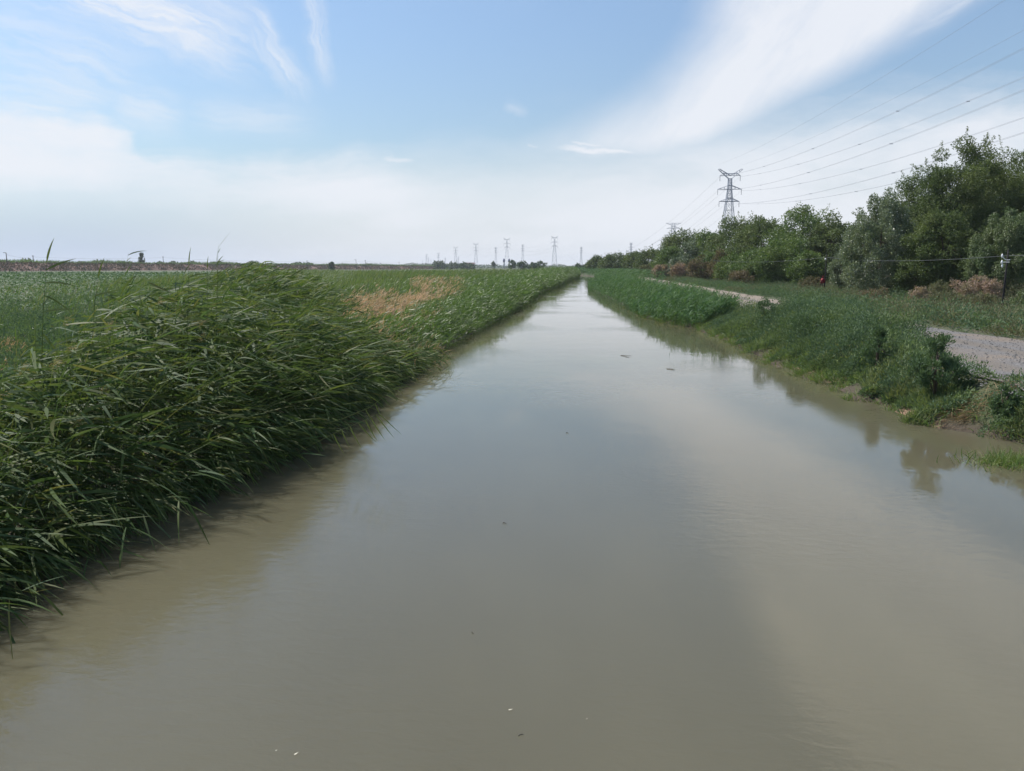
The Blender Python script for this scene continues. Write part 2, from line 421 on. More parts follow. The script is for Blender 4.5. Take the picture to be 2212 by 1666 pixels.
def atg(px, py):              # where the sight line meets the ground
    z = 0.5
    for _ in range(30): p = at(px, py, z); z = 0.5 * z + 0.5 * float(gz(p[0], p[1]))
    return at(px, py, z)

rows = np.concatenate([np.arange(-50, 0, 4), np.arange(0, 45, 0.5), np.arange(45, 120, 2), np.arange(120, 420, 5), np.geomspace(420, 5000, 24)])
lo = np.array([3600, 2800, 2000, 1200, 700, 400, 250, 150, 100, 70, 50, 36, 26, 18, 13, 9, 6.5, 4.5, 3.2, 2.4, 1.7, 1.2, 0.8, 0.5, 0.3, 0.1, 0.0])
ro = np.array([0.0, 0.1, 0.3, 0.5, 0.8, 1.2, 1.6, 2.1, 2.7, 3.4, 4.2, 5, 6, 7, 8, 9, 10, 11.5, 13, 15, 18, 22, 27, 34, 45, 60, 85, 130, 200, 350, 600, 1100, 2000, 2800, 3600])
gv = []
for y in rows:
    a, b = float(xL(y)), float(xR(y))
    gv.append(np.concatenate([a - lo, np.linspace(a, b, 8)[1:-1], b + ro]))
gx = np.array(gv); gy = np.repeat(rows[:, None], gx.shape[1], 1)
gzv = gz(gx, gy)
nr, nc = gx.shape
idx = np.arange(nr * nc).reshape(nr, nc)
gq = np.stack([idx[:-1, :-1], idx[:-1, 1:], idx[1:, 1:], idx[1:, :-1]], -1).reshape(-1, 4)

m, t, p, o = newmat("earth_and_low_grass")
g1 = noise(t, pos(t), 0.35, 6.0, 0.6); g2 = noise(t, pos(t), 6.0, 6.0, 0.65)
c = mixc(t, g1.sm(0.35, 0.62), (0.050, 0.070, 0.028), (0.075, 0.080, 0.040))
c = mixc(t, g2.sm(0.55, 0.8) * 0.4, c, (0.10, 0.085, 0.055))
sz_ = t.nodes.new("ShaderNodeSeparateXYZ"); t.links.new(pos(t), sz_.inputs[0])
c = mixc(t, E(t, sz_.outputs[2]).sm(0.05, 0.30), (0.060, 0.047, 0.032), c)          # wet mud by the water
bare = noise(t, pos(t), 0.45, 4.0, 0.6).sm(0.50, 0.62) * E(t, sz_.outputs[0]).sm(5.0, 7.0) * (1.0 - E(t, sz_.outputs[1]).sm(22.0, 30.0))
c = mixc(t, bare, c, (0.20, 0.125, 0.085))               # bare reddish soil on the right bank
t.links.new(c, p.inputs["Base Color"]); p.inputs["Roughness"].default_value = 0.95
b = t.nodes.new("ShaderNodeBump"); b.inputs["Distance"].default_value = 0.06; t.links.new(g2.v, b.inputs["Height"]); t.links.new(b.outputs[0], p.inputs["Normal"])
tag(link("ground", quad_mesh("ground", [(np.stack([gx, gy, gzv], -1), gq)], True), m), kind="structure")

# ------------------------------------------------------------------ water
m, t, p, o = newmat("muddy_water")
P0 = pos(t); s3 = t.nodes.new("ShaderNodeSeparateXYZ"); t.links.new(P0, s3.inputs[0])
wx, wy = E(t, s3.outputs[0]), E(t, s3.outputs[1])
big = noise(t, vec(t, wx * 0.35, wy * 0.12), 1.0, 3.0, 0.5)
t.links.new(mixc(t, big.sm(0.3, 0.7), (0.091, 0.084, 0.055), (0.104, 0.096, 0.063)), p.inputs["Base Color"])
p.inputs["Roughness"].default_value = 0.008; p.inputs["IOR"].default_value = 1.42
p.subsurface_method = 'BURLEY'; p.inputs["Subsurface Weight"].default_value = 1.0      # light spreads in the silt, so shadows are soft
p.inputs["Subsurface Radius"].default_value = (1.0, 0.85, 0.6); p.inputs["Subsurface Scale"].default_value = 0.38
r1 = noise(t, vec(t, wx * 1.1, wy * 0.9), 1.0, 3.0, 0.5, 0.6)
r2 = noise(t, vec(t, wx * 5.0 + wy * 1.5, wy * 9.0), 1.0, 3.0, 0.55, 0.4)
r3 = noise(t, vec(t, wx * 16.0, wy * 30.0), 1.0, 2.0, 0.5)
patch = noise(t, vec(t, wx * 0.22, wy * 0.16, 4.0), 1.0, 3.0, 0.55).sm(0.42, 0.68)
hgt = r1 * 0.0030 + r2 * (0.0005 + 0.0040 * patch) + r3 * 0.0005 * patch
near = Lw[(Lw[:, 1] > 3) & (Lw[:, 1] < 12)]; sl_, ic_ = np.polyfit(near[:, 1], near[:, 0], 1)
off = wx - (wy * float(sl_) + float(ic_))                 # choppy little waves where the reeds break the flow
chop = (1.0 - off.sm(0.5, 1.7)) * (1.0 - wy.sm(7.5, 10.5))
r4 = noise(t, vec(t, wx * 13.0, wy * 20.0, 2.0), 1.0, 2.0, 0.5)
hgt = hgt + r4 * chop * 0.018
b = t.nodes.new("ShaderNodeBump"); b.inputs["Distance"].default_value = 1.0; b.inputs["Strength"].default_value = 1.0
t.links.new(hgt.v, b.inputs["Height"]); t.links.new(b.outputs[0], p.inputs["Normal"])
wr = rows[rows < 400]
wvv = np.array([[(xL(y) - 1.5 + (xR(y) - xL(y) + 3.0) * k / 6, y, 0.0) for k in range(7)] for y in wr])
idx = np.arange(len(wr) * 7).reshape(len(wr), 7)
wq = np.stack([idx[:-1, :-1], idx[:-1, 1:], idx[1:, 1:], idx[1:, :-1]], -1).reshape(-1, 4)
tag(link("water", quad_mesh("water", [(wvv, wq)], True), m), kind="structure")

# ------------------------------------------------------------------ gravel road
m, t, p, o = newmat("gravel")
P0 = pos(t)
vo = t.nodes.new("ShaderNodeTexVoronoi"); vo.inputs["Scale"].default_value = 22.0; t.links.new(P0, vo.inputs["Vector"])
vc = t.nodes.new("ShaderNodeSeparateColor"); t.links.new(vo.outputs["Color"], vc.inputs[0])
n1 = noise(t, P0, 0.5, 4.0, 0.6); n2 = noise(t, P0, 40.0, 4.0, 0.7)
c = mixc(t, E(t, vc.outputs[0]), (0.11, 0.107, 0.108), (0.185, 0.18, 0.18))
c = mixc(t, n1.sm(0.45, 0.7) * 0.8, c, (0.21, 0.165, 0.125))
c = mixc(t, n2.sm(0.4, 0.7) * 0.4, c, (0.12, 0.11, 0.105))
sg = t.nodes.new("ShaderNodeSeparateXYZ"); t.links.new(P0, sg.inputs[0])
tr_ = E(t, sg.outputs[0]) - E(t, sg.outputs[1]) * SL + (noise(t, P0, 0.25, 2.0, 0.5) - 0.5) * 0.8
rut = ((tr_ - 9.9).abs().sm(0.15, 0.55) * (tr_ - 11.7).abs().sm(0.15, 0.55))
c = mixc(t, E(t, sg.outputs[1]).sm(30.0, 48.0) * 0.65, c, (0.27, 0.215, 0.165))   # sandier farther on
c = mixc(t, rut, (0.15, 0.132, 0.115), c)                 # wheel tracks: finer, dustier ground
t.links.new(c, p.inputs["Base Color"]); p.inputs["Roughness"].default_value = 0.95
b = t.nodes.new("ShaderNodeBump"); b.inputs["Distance"].default_value = 0.03; t.links.new(vo.outputs["Distance"], b.inputs["Height"]); t.links.new(b.outputs[0], p.inputs["Normal"])
ry = np.concatenate([np.arange(4, 60, 0.6), np.arange(60, 360, 4)])
rv = []
for y in ry:
    e0 = RT0 + 1.0 * (vnoise(3, y, 2.2) - 0.5) + 0.5 * (vnoise(9, y, 0.7) - 0.5); e1 = RT1 + 1.1 * (vnoise(17, y, 2.7) - 0.5)
    xs = SL * y + float(shift(y)) + np.linspace(e0, e1, 12)
    rv.append(np.stack([xs, np.full(12, y), np.maximum(gz(xs, np.full(12, y)), ZR - 0.04) + 0.012], -1))
idx = np.arange(len(ry) * 12).reshape(len(ry), 12)
rq = np.stack([idx[:-1, :-1], idx[:-1, 1:], idx[1:, 1:], idx[1:, :-1]], -1).reshape(-1, 4)
M_GRAVEL = m
tag(link("road", quad_mesh("road", [(np.array(rv), rq)], True), m), kind="structure")

# loose stones on the road
n = 5000
yy = rng.uniform(10, 45, n); ts = rng.uniform(RT0 - 0.4, RT1 + 0.6, n); xx = ts + SL * yy
s = rng.uniform(0.010, 0.030, n) * rng.choice([1, 1, 1, 1.6], n)
oc = np.array([(1, 0, 0), (0, 1, 0), (-1, 0, 0), (0, -1, 0), (0.1, 0, 0.8), (0, 0, -0.5)], float)
pv = oc[None] * (s[:, None, None] * rng.uniform(0.6, 1.3, (n, 6, 1)))
a = rng.uniform(0, 6.3, n); ca, sa = np.cos(a), np.sin(a)
pv = np.stack([pv[..., 0] * ca[:, None] - pv[..., 1] * sa[:, None], pv[..., 0] * sa[:, None] + pv[..., 1] * ca[:, None], pv[..., 2]], -1)
pv += np.stack([xx, yy, np.maximum(gz(xx, yy), ZR - 0.05) + 0.02], -1)[:, None]
fq = np.array([(0, 1, 4, 4), (1, 2, 4, 4), (2, 3, 4, 4), (3, 0, 4, 4)])
me = bpy.data.meshes.new("gravel")
tri = (np.arange(n)[:, None, None] * 6 + fq[None, :, :3]).reshape(-1, 3)
me.from_pydata(pv.reshape(-1, 3).tolist(), [], tri.tolist())
M_STONE = leafmat("stone", [(0.08, 0.078, 0.078), (0.12, 0.117, 0.115), (0.17, 0.165, 0.16), (0.10, 0.097, 0.095)], 0.0, 0.9, 0.2)
tag(link("gravel", me, M_STONE), "grey loose stones lying on the gravel road", "gravel", kind="stuff")

# ------------------------------------------------------------------ vegetation generators
WIND = np.array((0.93, -0.30, 0.0))
def reeds(x, y, h, lean, nleaf=11, LL=0.42, LW=0.024, seg=4, stemw=0.010, stemseg=3, spread=0.75, up=(0.05, 0.9), droop=(0.15, 0.6), z0=None):
    N = len(x); base = np.stack([x, y, gz(x, y) if z0 is None else z0], -1)
    base[:, 2] = np.maximum(base[:, 2], -0.1)
    upv = np.tile((0., 0., 1.), (N, 1)) + rng.normal(0, 0.05, (N, 3)) * (1, 1, 0)
    ch = [blades(base, upv, lean, h, np.full(N, stemw), rdir(N), stemseg, stemprof)]
    k = nleaf; tl = rng.uniform(0.22, 1.0, (N, k)) ** 0.85
    P = base[:, None] + h[:, None, None] * (upv[:, None] * tl[..., None] + lean[:, None] * (tl ** 2)[..., None])
    P = P.reshape(-1, 3); M = len(P)
    az = math.atan2(WIND[1], WIND[0]) + rng.normal(0, spread, M)
    D = nrm(np.stack([np.cos(az), np.sin(az), rng.uniform(*up, M)], -1))
    B = WIND[None] * rng.uniform(0.0, 0.35, (M, 1)); B[:, 2] = -rng.uniform(*droop, M)
    L = LL * rng.uniform(0.55, 1.25, M); W = LW * rng.uniform(0.6, 1.25, M)
    S = nrm(np.array((0, 0, 0.8)) + rng.normal(0, 0.75, (M, 3)))
    ch.append(blades(P, D, B, L, W, S, seg))
    return ch

def mounds(x, y, r, h, nleaf, L, W, updir=0.7, z0=None):
    """small bushy weeds: leaves over a bumpy dome"""
    N = len(x); M = N * nleaf
    ci = np.repeat(np.arange(N), nleaf)
    v = rdir(M); v[:, 2] = np.abs(v[:, 2]); rr = rng.uniform(0.35, 1.08, M) ** 0.6
    P = np.stack([x[ci] + v[:, 0] * r[ci] * rr, y[ci] + v[:, 1] * r[ci] * rr, 0 * rr], -1)
    P[:, 2] = gz(P[:, 0], P[:, 1]) + v[:, 2] * h[ci] * rr + 0.02
    D = nrm(v * (1, 1, 0.6) + rng.normal(0, 0.5, (M, 3)) + (0, 0, updir))
    return diamonds(P, D, rdir(M), L * rng.uniform(0.6, 1.4, M), W * rng.uniform(0.6, 1.4, M))

# --- reeds of the near left bank
def left_pts(n, y0, y1, d0, d1):
    yv = rng.uniform(y0, y1, n); dl = rng.uniform(d0, d1, n)
    return xL(yv) - dl, yv, dl
n = 3700
x, y, dl = left_pts(n, 2.5, 24, -0.05, 5.0)
full = np.interp(y, [2.5, 6, 8, 10, 12, 14, 18, 24], [1.6, 1.5, 1.7, 2.3, 3.2, 3.9, 3.6, 2.6])
hmax = np.interp(y, [2.5, 5, 8, 11, 16, 20, 24], [1.2, 1.55, 2.0, 2.55, 2.55, 1.9, 1.5])
h = hmax * np.interp(dl, [0, 0.6, 1.4, 3, 5], [0.50, 0.72, 0.95, 1.0, 0.92]) * rng.uniform(0.78, 1.1, n) * (0.85 + 0.3 * vnoise(x, y, 1.3))
keep = (dl < full) | ((dl < full + 1.0) & (rng.random(n) < 0.15))
x, y, dl, h = x[keep], y[keep], dl[keep], h[keep]
hmaxz = H - (np.interp((x + 0.25) / y * F + CX, [-200, 0, 100, 160, 205, 240, 300, 500, 620, 700, 780], [850, 790, 735, 705, 650, 606, 592, 578, 596, 640, 690]) - HZ) / F * y - gz(x, y)
keep = hmaxz > 0.45
x, y, dl = x[keep], y[keep], dl[keep]; h = np.minimum(h[keep], hmaxz[keep] * rng.uniform(0.68, 1.08, keep.sum()))
out_ = np.interp(dl, [0, 0.5, 1.5, 3], [0.60, 0.38, 0.16, 0.09])[:, None] * rng.uniform(0.3, 1.3, (len(x), 1))
lean = WIND[None] * out_ + rng.normal(0, 0.07, (len(x), 3)) * (1, 1, 0); lean[:, 2] = -0.45 * np.abs(out_[:, 0])
ch = reeds(x, y, h, lean, 8, 0.52, 0.042, stemw=0.013, up=(-0.45, 0.62), droop=(0.0, 0.32), spread=0.75)
# taller stalks that break the outline, and bare stems crossing the front
n = 170; i = rng.integers(0, len(x), n)
lf = WIND[None] * rng.uniform(0.02, 0.2, (n, 1)); lf[:, 2] = -0.03
ch += reeds(x[i], y[i], h[i] * rng.uniform(1.08, 1.32, n), lf, 6, 0.42, 0.026, stemw=0.013, up=(0.2, 2.2), droop=(0.0, 0.3), spread=0.8)
n = 650; i = rng.integers(0, len(x), n)
bs = np.stack([x[i], y[i], gz(x[i], y[i]) + rng.uniform(0.0, 0.6, n)], -1)
ds = nrm(np.stack([rng.normal(0.75, 0.35, n), rng.normal(-0.25, 0.3, n), rng.uniform(0.5, 1.4, n)], -1))
ch.append(blades(bs, ds, np.tile((0.15, -0.05, -0.12), (n, 1)), np.minimum(h[i] * 1.1, 2.2), np.full(n, 0.013), rdir(n), 4, stemprof))
# leaves and half fallen stems hanging over the water line
n = 1000
xf, yf, df = left_pts(n, 3, 26, -0.15, 0.45)
lf = WIND[None] * rng.uniform(0.5, 1.1, (n, 1)) + rng.normal(0, 0.15, (n, 3)) * (1, 1, 0); lf[:, 2] = -rng.uniform(0.35, 0.85, n)
ch += reeds(xf, yf, rng.uniform(0.5, 1.15, n), lf, 7, 0.40, 0.026, up=(-0.8, 0.4), droop=(0.1, 0.6), spread=0.7)
tag(link("reed_bed", quad_mesh("reed_bed", ch, True), M_REED), "tall dark green reeds bending in the wind on the near left bank", "reeds", kind="stuff")
# brown seed heads among the reeds
n = 26; i = rng.choice(len(x), n, replace=False); k = 34
P = np.repeat(np.stack([x[i], y[i], gz(x[i], y[i]) + h[i] * rng.uniform(0.9, 1.05, n)], -1), k, 0) + rng.normal(0, 0.025, (n * k, 3)) + np.array((0.05, 0, 0.06)) * rng.uniform(0, 1.8, (n * k, 1))
D = nrm(np.tile((0.8, -0.1, 0.5), (n * k, 1)) + rng.normal(0, 0.35, (n * k, 3)))
tag(link("seed_heads", quad_mesh("seed_heads", [blades(P, D, np.tile((0.1, 0, -0.3), (n * k, 1)), rng.uniform(0.05, 0.13, n * k), np.full(n * k, 0.006), rdir(n * k), 2)]), M_DEAD), "small feathery tan seed heads scattered through the near reeds", "seed heads", kind="stuff")
# a second tall stand a little further back
n = 2600
pxs, ys = np.clip(rng.normal(545, 95, n), 300, 790), rng.uniform(23, 42, n)
x = (pxs - CX) / F * ys
h = np.interp(pxs, [300, 400, 540, 640, 790], [1.5, 2.0, 2.75, 2.3, 1.2]) * rng.uniform(0.75, 1.1, n)
lean = WIND[None] * rng.uniform(0.05, 0.25, (n, 1)); lean[:, 2] = -0.05
ch2 = reeds(x, ys, h, lean, 9, 0.48, 0.045, 3, 0.014, 2, 0.8, (0.2, 1.2))
tag(link("reed_bed", quad_mesh("reed_bed", ch2, True), M_REED), "upright green reed stand rising to the horizon behind the near reeds", "reeds", kind="stuff")
# dead leaves and straw at the foot of the near reeds
x, y, dl = left_pts(4000, 3, 22, 0.0, 3.5); h = np.full(4000, 1.6)
k = 1500; i = rng.integers(0, len(x), k)
P = np.stack([x[i] + rng.normal(0, 0.2, k), y[i] + rng.normal(0, 0.2, k), np.maximum(gz(x[i], y[i]), 0) + rng.uniform(0.05, 0.75, k) * h[i] * 0.7], -1)
D = nrm(np.stack([rng.normal(0.5, 0.6, k), rng.normal(-0.2, 0.6, k), rng.normal(-0.1, 0.5, k)], -1))
ch = [blades(P, D, np.tile((0.1, 0, -0.4), (k, 1)), rng.uniform(0.15, 0.4, k), rng.uniform(0.008, 0.02, k), rdir(k), 3)]
tag(link("dead_reed_leaves", quad_mesh("dead_reed_leaves", ch, True), M_DEAD), "yellowed dead leaves caught among the near reeds", "dead leaves", kind="stuff")

# --- bank reeds further along the left side
n = 5200
x, y, dl = left_pts(n, 20, 62, -0.05, 3.8)
h = np.interp(dl, [0, 1, 2.5, 4], [0.62, 0.95, 1.0, 0.8]) * np.interp(y, [20, 42, 62], [0.85, 0.95, 1.25]) * rng.uniform(0.6, 1.2, n) * (0.7 + 0.6 * vnoise(x, y, 2.5))
lean = WIND[None] * np.interp(dl, [0, 1, 3], [0.45, 0.3, 0.18])[:, None] * rng.uniform(0.3, 1.3, (n, 1)); lean[:, 2] = -0.1
ch = reeds(x, y, h * rng.uniform(0.6, 1.35, n), lean * 0.6, 9, 0.38, 0.026, 3, 0.014, 2, 1.2, (0.3, 2.0), (0.05, 0.6))
n = 1300
x, y, dl = left_pts(n, 24, 130, 0.4, 14.0)
lean = WIND[None] * rng.uniform(0.02, 0.22, (n, 1)); lean[:, 2] = -0.03
ch += reeds(x, y, rng.uniform(1.0, 1.9, n) * np.interp(y, [24, 50, 130], [0.75, 1.0, 1.5]) * (0.6 + 0.7 * vnoise(x, y, 4)), lean, 9, 0.45, 0.036, 3, 0.02, 2, 1.0, (0.3, 1.8), (0.05, 0.5))
n = 11000
x, y, dl = left_pts(n, 60, 268, -0.2, 9.0)
dl = dl * rng.uniform(0.2, 1, n); x = xL(y) - dl
h = np.interp(y, [60, 90, 150, 200, 268], [1.35, 1.7, 2.1, 2.5, 2.5]) * np.interp(dl, [0, 1.5, 4], [0.65, 0.95, 1]) * rng.uniform(0.75, 1.12, n) * (0.8 + 0.4 * vnoise(x, y, 5))
lean = WIND[None] * rng.uniform(0.02, 0.3, (n, 1)); lean[:, 2] = -0.05
ch += reeds(x, y, h * rng.uniform(0.75, 1.15, n), lean, 9, 0.55, 0.055, 2, 0.03, 2, 1.3, (0.3, 2.2), (0.05, 0.6))
tag(link("reed_bed", quad_mesh("reed_bed", ch, True), M_REEDFAR), "green reeds lining the left bank into the distance", "reeds", kind="stuff")

# --- grass field behind the left bank
n = 60000
y = rng.uniform(0, 1, n) ** 1.4 * 330 + 24; dl = rng.uniform(0, 1, n) ** 1.2 * np.interp(y, [24, 60, 350], [14, 45, 120]) + 3.0
x = xL(np.minimum(y, 250)) - dl
k_ = (x > -0.53 * y) | (y > 110) | ((x > -0.75 * y) & (rng.random(n) < 0.4))
x, y = x[k_], y[k_]; n = len(x)
h = np.interp(y, [24, 60, 120, 350], [0.55, 0.9, 1.3, 1.7]) * rng.uniform(0.5, 1.3, n) * (0.40 + 0.8 * vnoise(x, y, 9) + 0.5 * vnoise(x, y, 2.8))
P = np.stack([x, y, gz(x, y)], -1)
D = nrm(np.tile((0.12, 0, 1.0), (n, 1)) + rng.normal(0, 0.22, (n, 3)) * (1, 1, 0.1))
B = WIND[None] * rng.uniform(0.05, 0.4, (n, 1)) - np.array((0, 0, 0.12))
ch = [blades(P, D, B, h, np.interp(y, [24, 80, 350], [0.022, 0.06, 0.16]) * rng.uniform(0.6, 1.3, n), rdir(n), 2)]
tag(link("tall_grass", quad_mesh("tall_grass", ch), M_GRASS), "bright green tall grass spreading behind the left bank reeds", "grass", kind="stuff")

# --- weeds on the left between reeds and field
n = 1300
y = rng.uniform(13, 75, n); dl = rng.uniform(4.0, 34, n); x = xL(y) - dl
ch = [mounds(x, y, rng.uniform(0.35, 0.8, n), rng.uniform(0.35, 0.85, n) * (0.6 + 0.8 * vnoise(x, y, 4)), 150, 0.10, 0.04)]
n = 800
y = rng.uniform(12, 36, n); x = (rng.uniform(-80, 340, n) - CX) / F * y
k_ = xL(y) - x > 3.2; x, y = x[k_], y[k_]; n = len(x)
ch.append(mounds(x, y, rng.uniform(0.35, 0.7, n), rng.uniform(0.5, 1.15, n) * (0.45 + 1.0 * vnoise(x, y, 3)), 230, 0.085, 0.032))
tag(link("weeds", quad_mesh("weeds", ch), M_WEED), "low dark bushy weeds between the near reeds and the crop field", "weeds", kind="stuff")

# --- low crop on the left
n = 52000
y = rng.uniform(0, 1, n) ** 1.5 * 250 + 45; x = -0.30 * y - 12 - rng.uniform(0, 1, n) * (0.42 * y + 5)
P = np.stack([x, y, gz(x, y) + rng.uniform(0.05, 0.42, n)], -1)
sz = np.interp(y, [45, 120, 300], [0.16, 0.32, 0.75])
ch = [diamonds(P, nrm(rng.normal(0, 1, (n, 3)) * (1, 1, 0.25) + (0, 0, 0.1)), nrm(rng.normal(0, 0.35, (n, 3)) + (0, 0, 1)), sz * rng.uniform(0.7, 1.3, n), sz * rng.uniform(0.6, 1.0, n))]
tag(link("crop_plants", quad_mesh("crop_plants", ch), M_CROP), "pale green broad-leaved crop filling the flat field on the left", "crop", kind="stuff")

# --- patches of dry tan grass
def patch_pts(n, px0, px1, py0, py1, z):
    """points spread evenly on the ground in an oval"""
    A, B_, C_, D_ = at(px0, py1, z), at(px1, py1, z), at(px0, py0, z), at(px1, py0, z)
    a, r = rng.uniform(0, 2 * math.pi, n), np.sqrt(rng.uniform(0, 1, n))
    s_, q_ = 0.5 + 0.5 * r * np.cos(a), 0.5 + 0.5 * r * np.sin(a)
    y = A[1] + (C_[1] - A[1]) * q_
    xa = A[0] + (C_[0] - A[0]) * q_; xb = B_[0] + (D_[0] - B_[0]) * q_
    x = xa + (xb - xa) * s_
    k_ = vnoise(x, y, 1.6) + 0.35 * (1 - r) + 0.2 * rng.random(n) > 0.57
    return x[k_], y[k_]
def plumes(x, y, h, L, W):
    n = len(x); P = np.stack([x, y, gz(x, y) + h * rng.uniform(0.1, 1.0, n) ** 0.7 * (0.45 + 1.0 * vnoise(x, y, 0.9))], -1)
    D = nrm(np.tile((0.25, -0.05, 1.0), (n, 1)) + rng.normal(0, 0.42, (n, 3)))
    B = WIND[None] * rng.uniform(0.1, 0.55, (n, 1)) - np.array((0, 0, 0.2))
    return blades(P, D, B, L * rng.uniform(0.6, 1.3, n), W * rng.uniform(0.6, 1.3, n), rdir(n), 2)
for args, lab in (((5600, 720, 890, 640, 722, 1.2, 1.0, 0.40, 0.034), "pinkish tan dry grass patch nearest the leaning reeds"),
                  ((4200, 885, 1010, 606, 642, 1.3, 1.1, 0.48, 0.060), "pale tan dry grass patch farthest along the left bank"),
                  ((2600, 860, 960, 640, 690, 1.1, 0.9, 0.36, 0.035), "sparse brownish dry grass between the two tan patches"),
                  ((1500, 600, 720, 675, 728, 1.0, 0.55, 0.3, 0.022), "thin straw coloured grass just behind the tall near reeds"),
                  ((1800, 670, 970, 690, 770, 0.9, 0.75, 0.30, 0.020), "thin brownish dry stalks among the bank reeds below the tan patches"),
                  ((2000, -60, 70, 730, 850, 1.0, 0.5, 0.28, 0.018), "straw coloured dry grass at the left edge below the weeds")):
    k, a0, a1, b0, b1, z, hh, L, W = args
    x, y = patch_pts(k, a0, a1, b0, b1, z)
    tag(link("dry_grass", quad_mesh("dry_grass", [plumes(x, y, hh, L, W)]), M_TAN), lab, "dry grass", "patches of dry grass on the left bank", "stuff")
x, y = patch_pts(2600, 640, 770, 586, 612, 1.6)
tag(link("flowering_grass", quad_mesh("flowering_grass", [plumes(x, y, 1.3, 0.4, 0.07)]), M_WHITE), "whitish flowering grass patch behind the tan grass", "flowering grass", kind="stuff")

# --- right bank: reeds in the water
n = 5200
y = rng.uniform(0, 1, n) ** 1.3 * 120 + 40.5; dr = rng.uniform(-0.1, 1, n) ** 1.0 * np.interp(y, [40, 60, 110, 160], [2.6, 4.5, 7.0, 8])
x = xR(y) + dr
keep = tt(x, y) < RT0 - 0.3; x, y, dr = x[keep], y[keep], dr[keep]; n = len(x)
h = np.interp(dr, [0, 0.6, 2], [0.75, 1.05, 1.25]) * rng.uniform(0.7, 1.15, n) * np.interp(y, [40, 60, 120, 160], [1.0, 0.95, 1.1, 1.2]) * (0.85 + 0.3 * vnoise(x, y, 3))
lean = WIND[None] * rng.uniform(-0.15, 0.2, (n, 1)); lean[:, 2] = -0.05
ch = reeds(x, y, h * 1.25 * rng.uniform(0.8, 1.12, n), lean, 8, 0.52, 0.046, 2, 0.018, 2, 1.6, (0.6, 2.6), (0.1, 0.7), z0=np.minimum(gz(x, y), 0.25))
n = 2600
y = rng.uniform(150, 330, n); x = xR(np.minimum(y, 300)) + rng.uniform(0, 14, n) + np.clip(y - 300, 0, 40) * 0
lean = WIND[None] * rng.uniform(-0.1, 0.2, (n, 1))
ch += reeds(x, y, rng.uniform(1.2, 2.0, n), lean, 7, 0.6, 0.10, 2, 0.04, 1, 1.6)
n = 2600
yb = rng.uniform(300, 350, n); xb = (rng.uniform(1225, 1330, n) - CX) / F * yb
lean = WIND[None] * rng.uniform(-0.1, 0.2, (n, 1))
ch += reeds(xb, yb, rng.uniform(1.2, 2.3, n), lean, 7, 0.6, 0.11, 2, 0.04, 1, 1.6, z0=np.maximum(gz(xb, yb), 0.0))
tag(link("reed_bed", quad_mesh("reed_bed", ch, True), M_REEDR), "bluish green reed stand growing out from the right bank", "reeds", kind="stuff")

# --- right bank: weeds between water and road
n = 1500
y = 9.5 + rng.uniform(0, 1, n) ** 1.2 * 58; f_ = rng.uniform(0, 1, n)
x0 = xR(y) + 0.35; x1 = SL * y + RT0 + 0.35 * np.sin(y)
x = x0 + (x1 - x0) * f_
bx, by = atg(2105, 845)[:2]; cx_, cy_ = atg(2095, 897)[:2]
bare = (((x - bx) / 0.4) ** 2 + ((y - by + 0.3) / 0.9) ** 2 < 1) | (((x - cx_ + 0.1) / 1.0) ** 2 + ((y - cy_ + 0.25) / 0.75) ** 2 < 1)
hh = np.interp(f_, [0, 0.25, 0.6, 1], [0.14, 0.28, 0.55, 0.88]) * np.interp(y, [9, 13, 15.5, 17, 21.5, 24, 30, 70], [0.22, 0.28, 0.42, 0.58, 0.66, 0.9, 0.9, 0.8]) * (0.35 + 1.15 * vnoise(x, y, 1.5)) * rng.uniform(0.7, 1.2, n)
k_ = ~bare
x, y, hh, f_ = x[k_], y[k_], hh[k_], f_[k_]
kind = rng.random(len(x)) + 0.5 * (vnoise(x, y, 3.5) - 0.5)
ch = []; chb = []
for sel, to, L, W, up, nl in ((kind < 0.74, ch, 0.070, 0.024, 0.35, 330), ((kind >= 0.74) & (kind < 0.90), chb, 0.11, 0.045, 0.5, 190), (kind >= 0.90, chb, 0.20, 0.020, 0.9, 130)):
    to.append(mounds(x[sel], y[sel], hh[sel] * rng.uniform(0.55, 0.95, sel.sum()) + 0.16, hh[sel] * 1.1, nl, L, W, up))
n = 260
y2 = rng.uniform(22.5, 34.5, n); x2 = SL * y2 + rng.uniform(7.6, 9.8, n)
ch.append(mounds(x2, y2, rng.uniform(0.45, 0.8, n), rng.uniform(0.8, 1.15, n), 330, 0.085, 0.028, 0.35))
n = 420
y2 = rng.uniform(8.0, 16.0, n); dr2 = 0.1 + rng.uniform(0, 1, n) * np.clip(SL * y2 + RT0 + shift(y2) + 0.3 - xR(y2), 0.8, 5.0); x2 = xR(y2) + dr2
k_ = (((x2 - bx) / 0.36) ** 2 + ((y2 - by + 0.25) / 0.75) ** 2 > 1) & (((x2 - cx_ + 0.1) / 0.9) ** 2 + ((y2 - cy_ + 0.2) / 0.62) ** 2 > 1) & (y2 > 0)
x2, y2, dr2 = x2[k_], y2[k_], dr2[k_]; n = len(x2)
h2 = rng.uniform(0.12, 0.42, n) * np.interp(dr2, [0, 1.0, 3], [0.55, 0.9, 1.3]) * (0.4 + 1.2 * vnoise(x2, y2, 1.2))
ch.append(mounds(x2[: n // 2], y2[: n // 2], h2[: n // 2] + 0.12, h2[: n // 2], 240, 0.06, 0.022, 0.4))
chb.append(mounds(x2[n // 2:], y2[n // 2:], h2[n // 2:] + 0.12, h2[n // 2:], 200, 0.085, 0.022, 0.6))
n = 70                                                     # weeds creeping over the road's edge
y2 = rng.uniform(11, 24, n); x2 = SL * y2 + RT0 + rng.normal(0.1, 0.35, n)
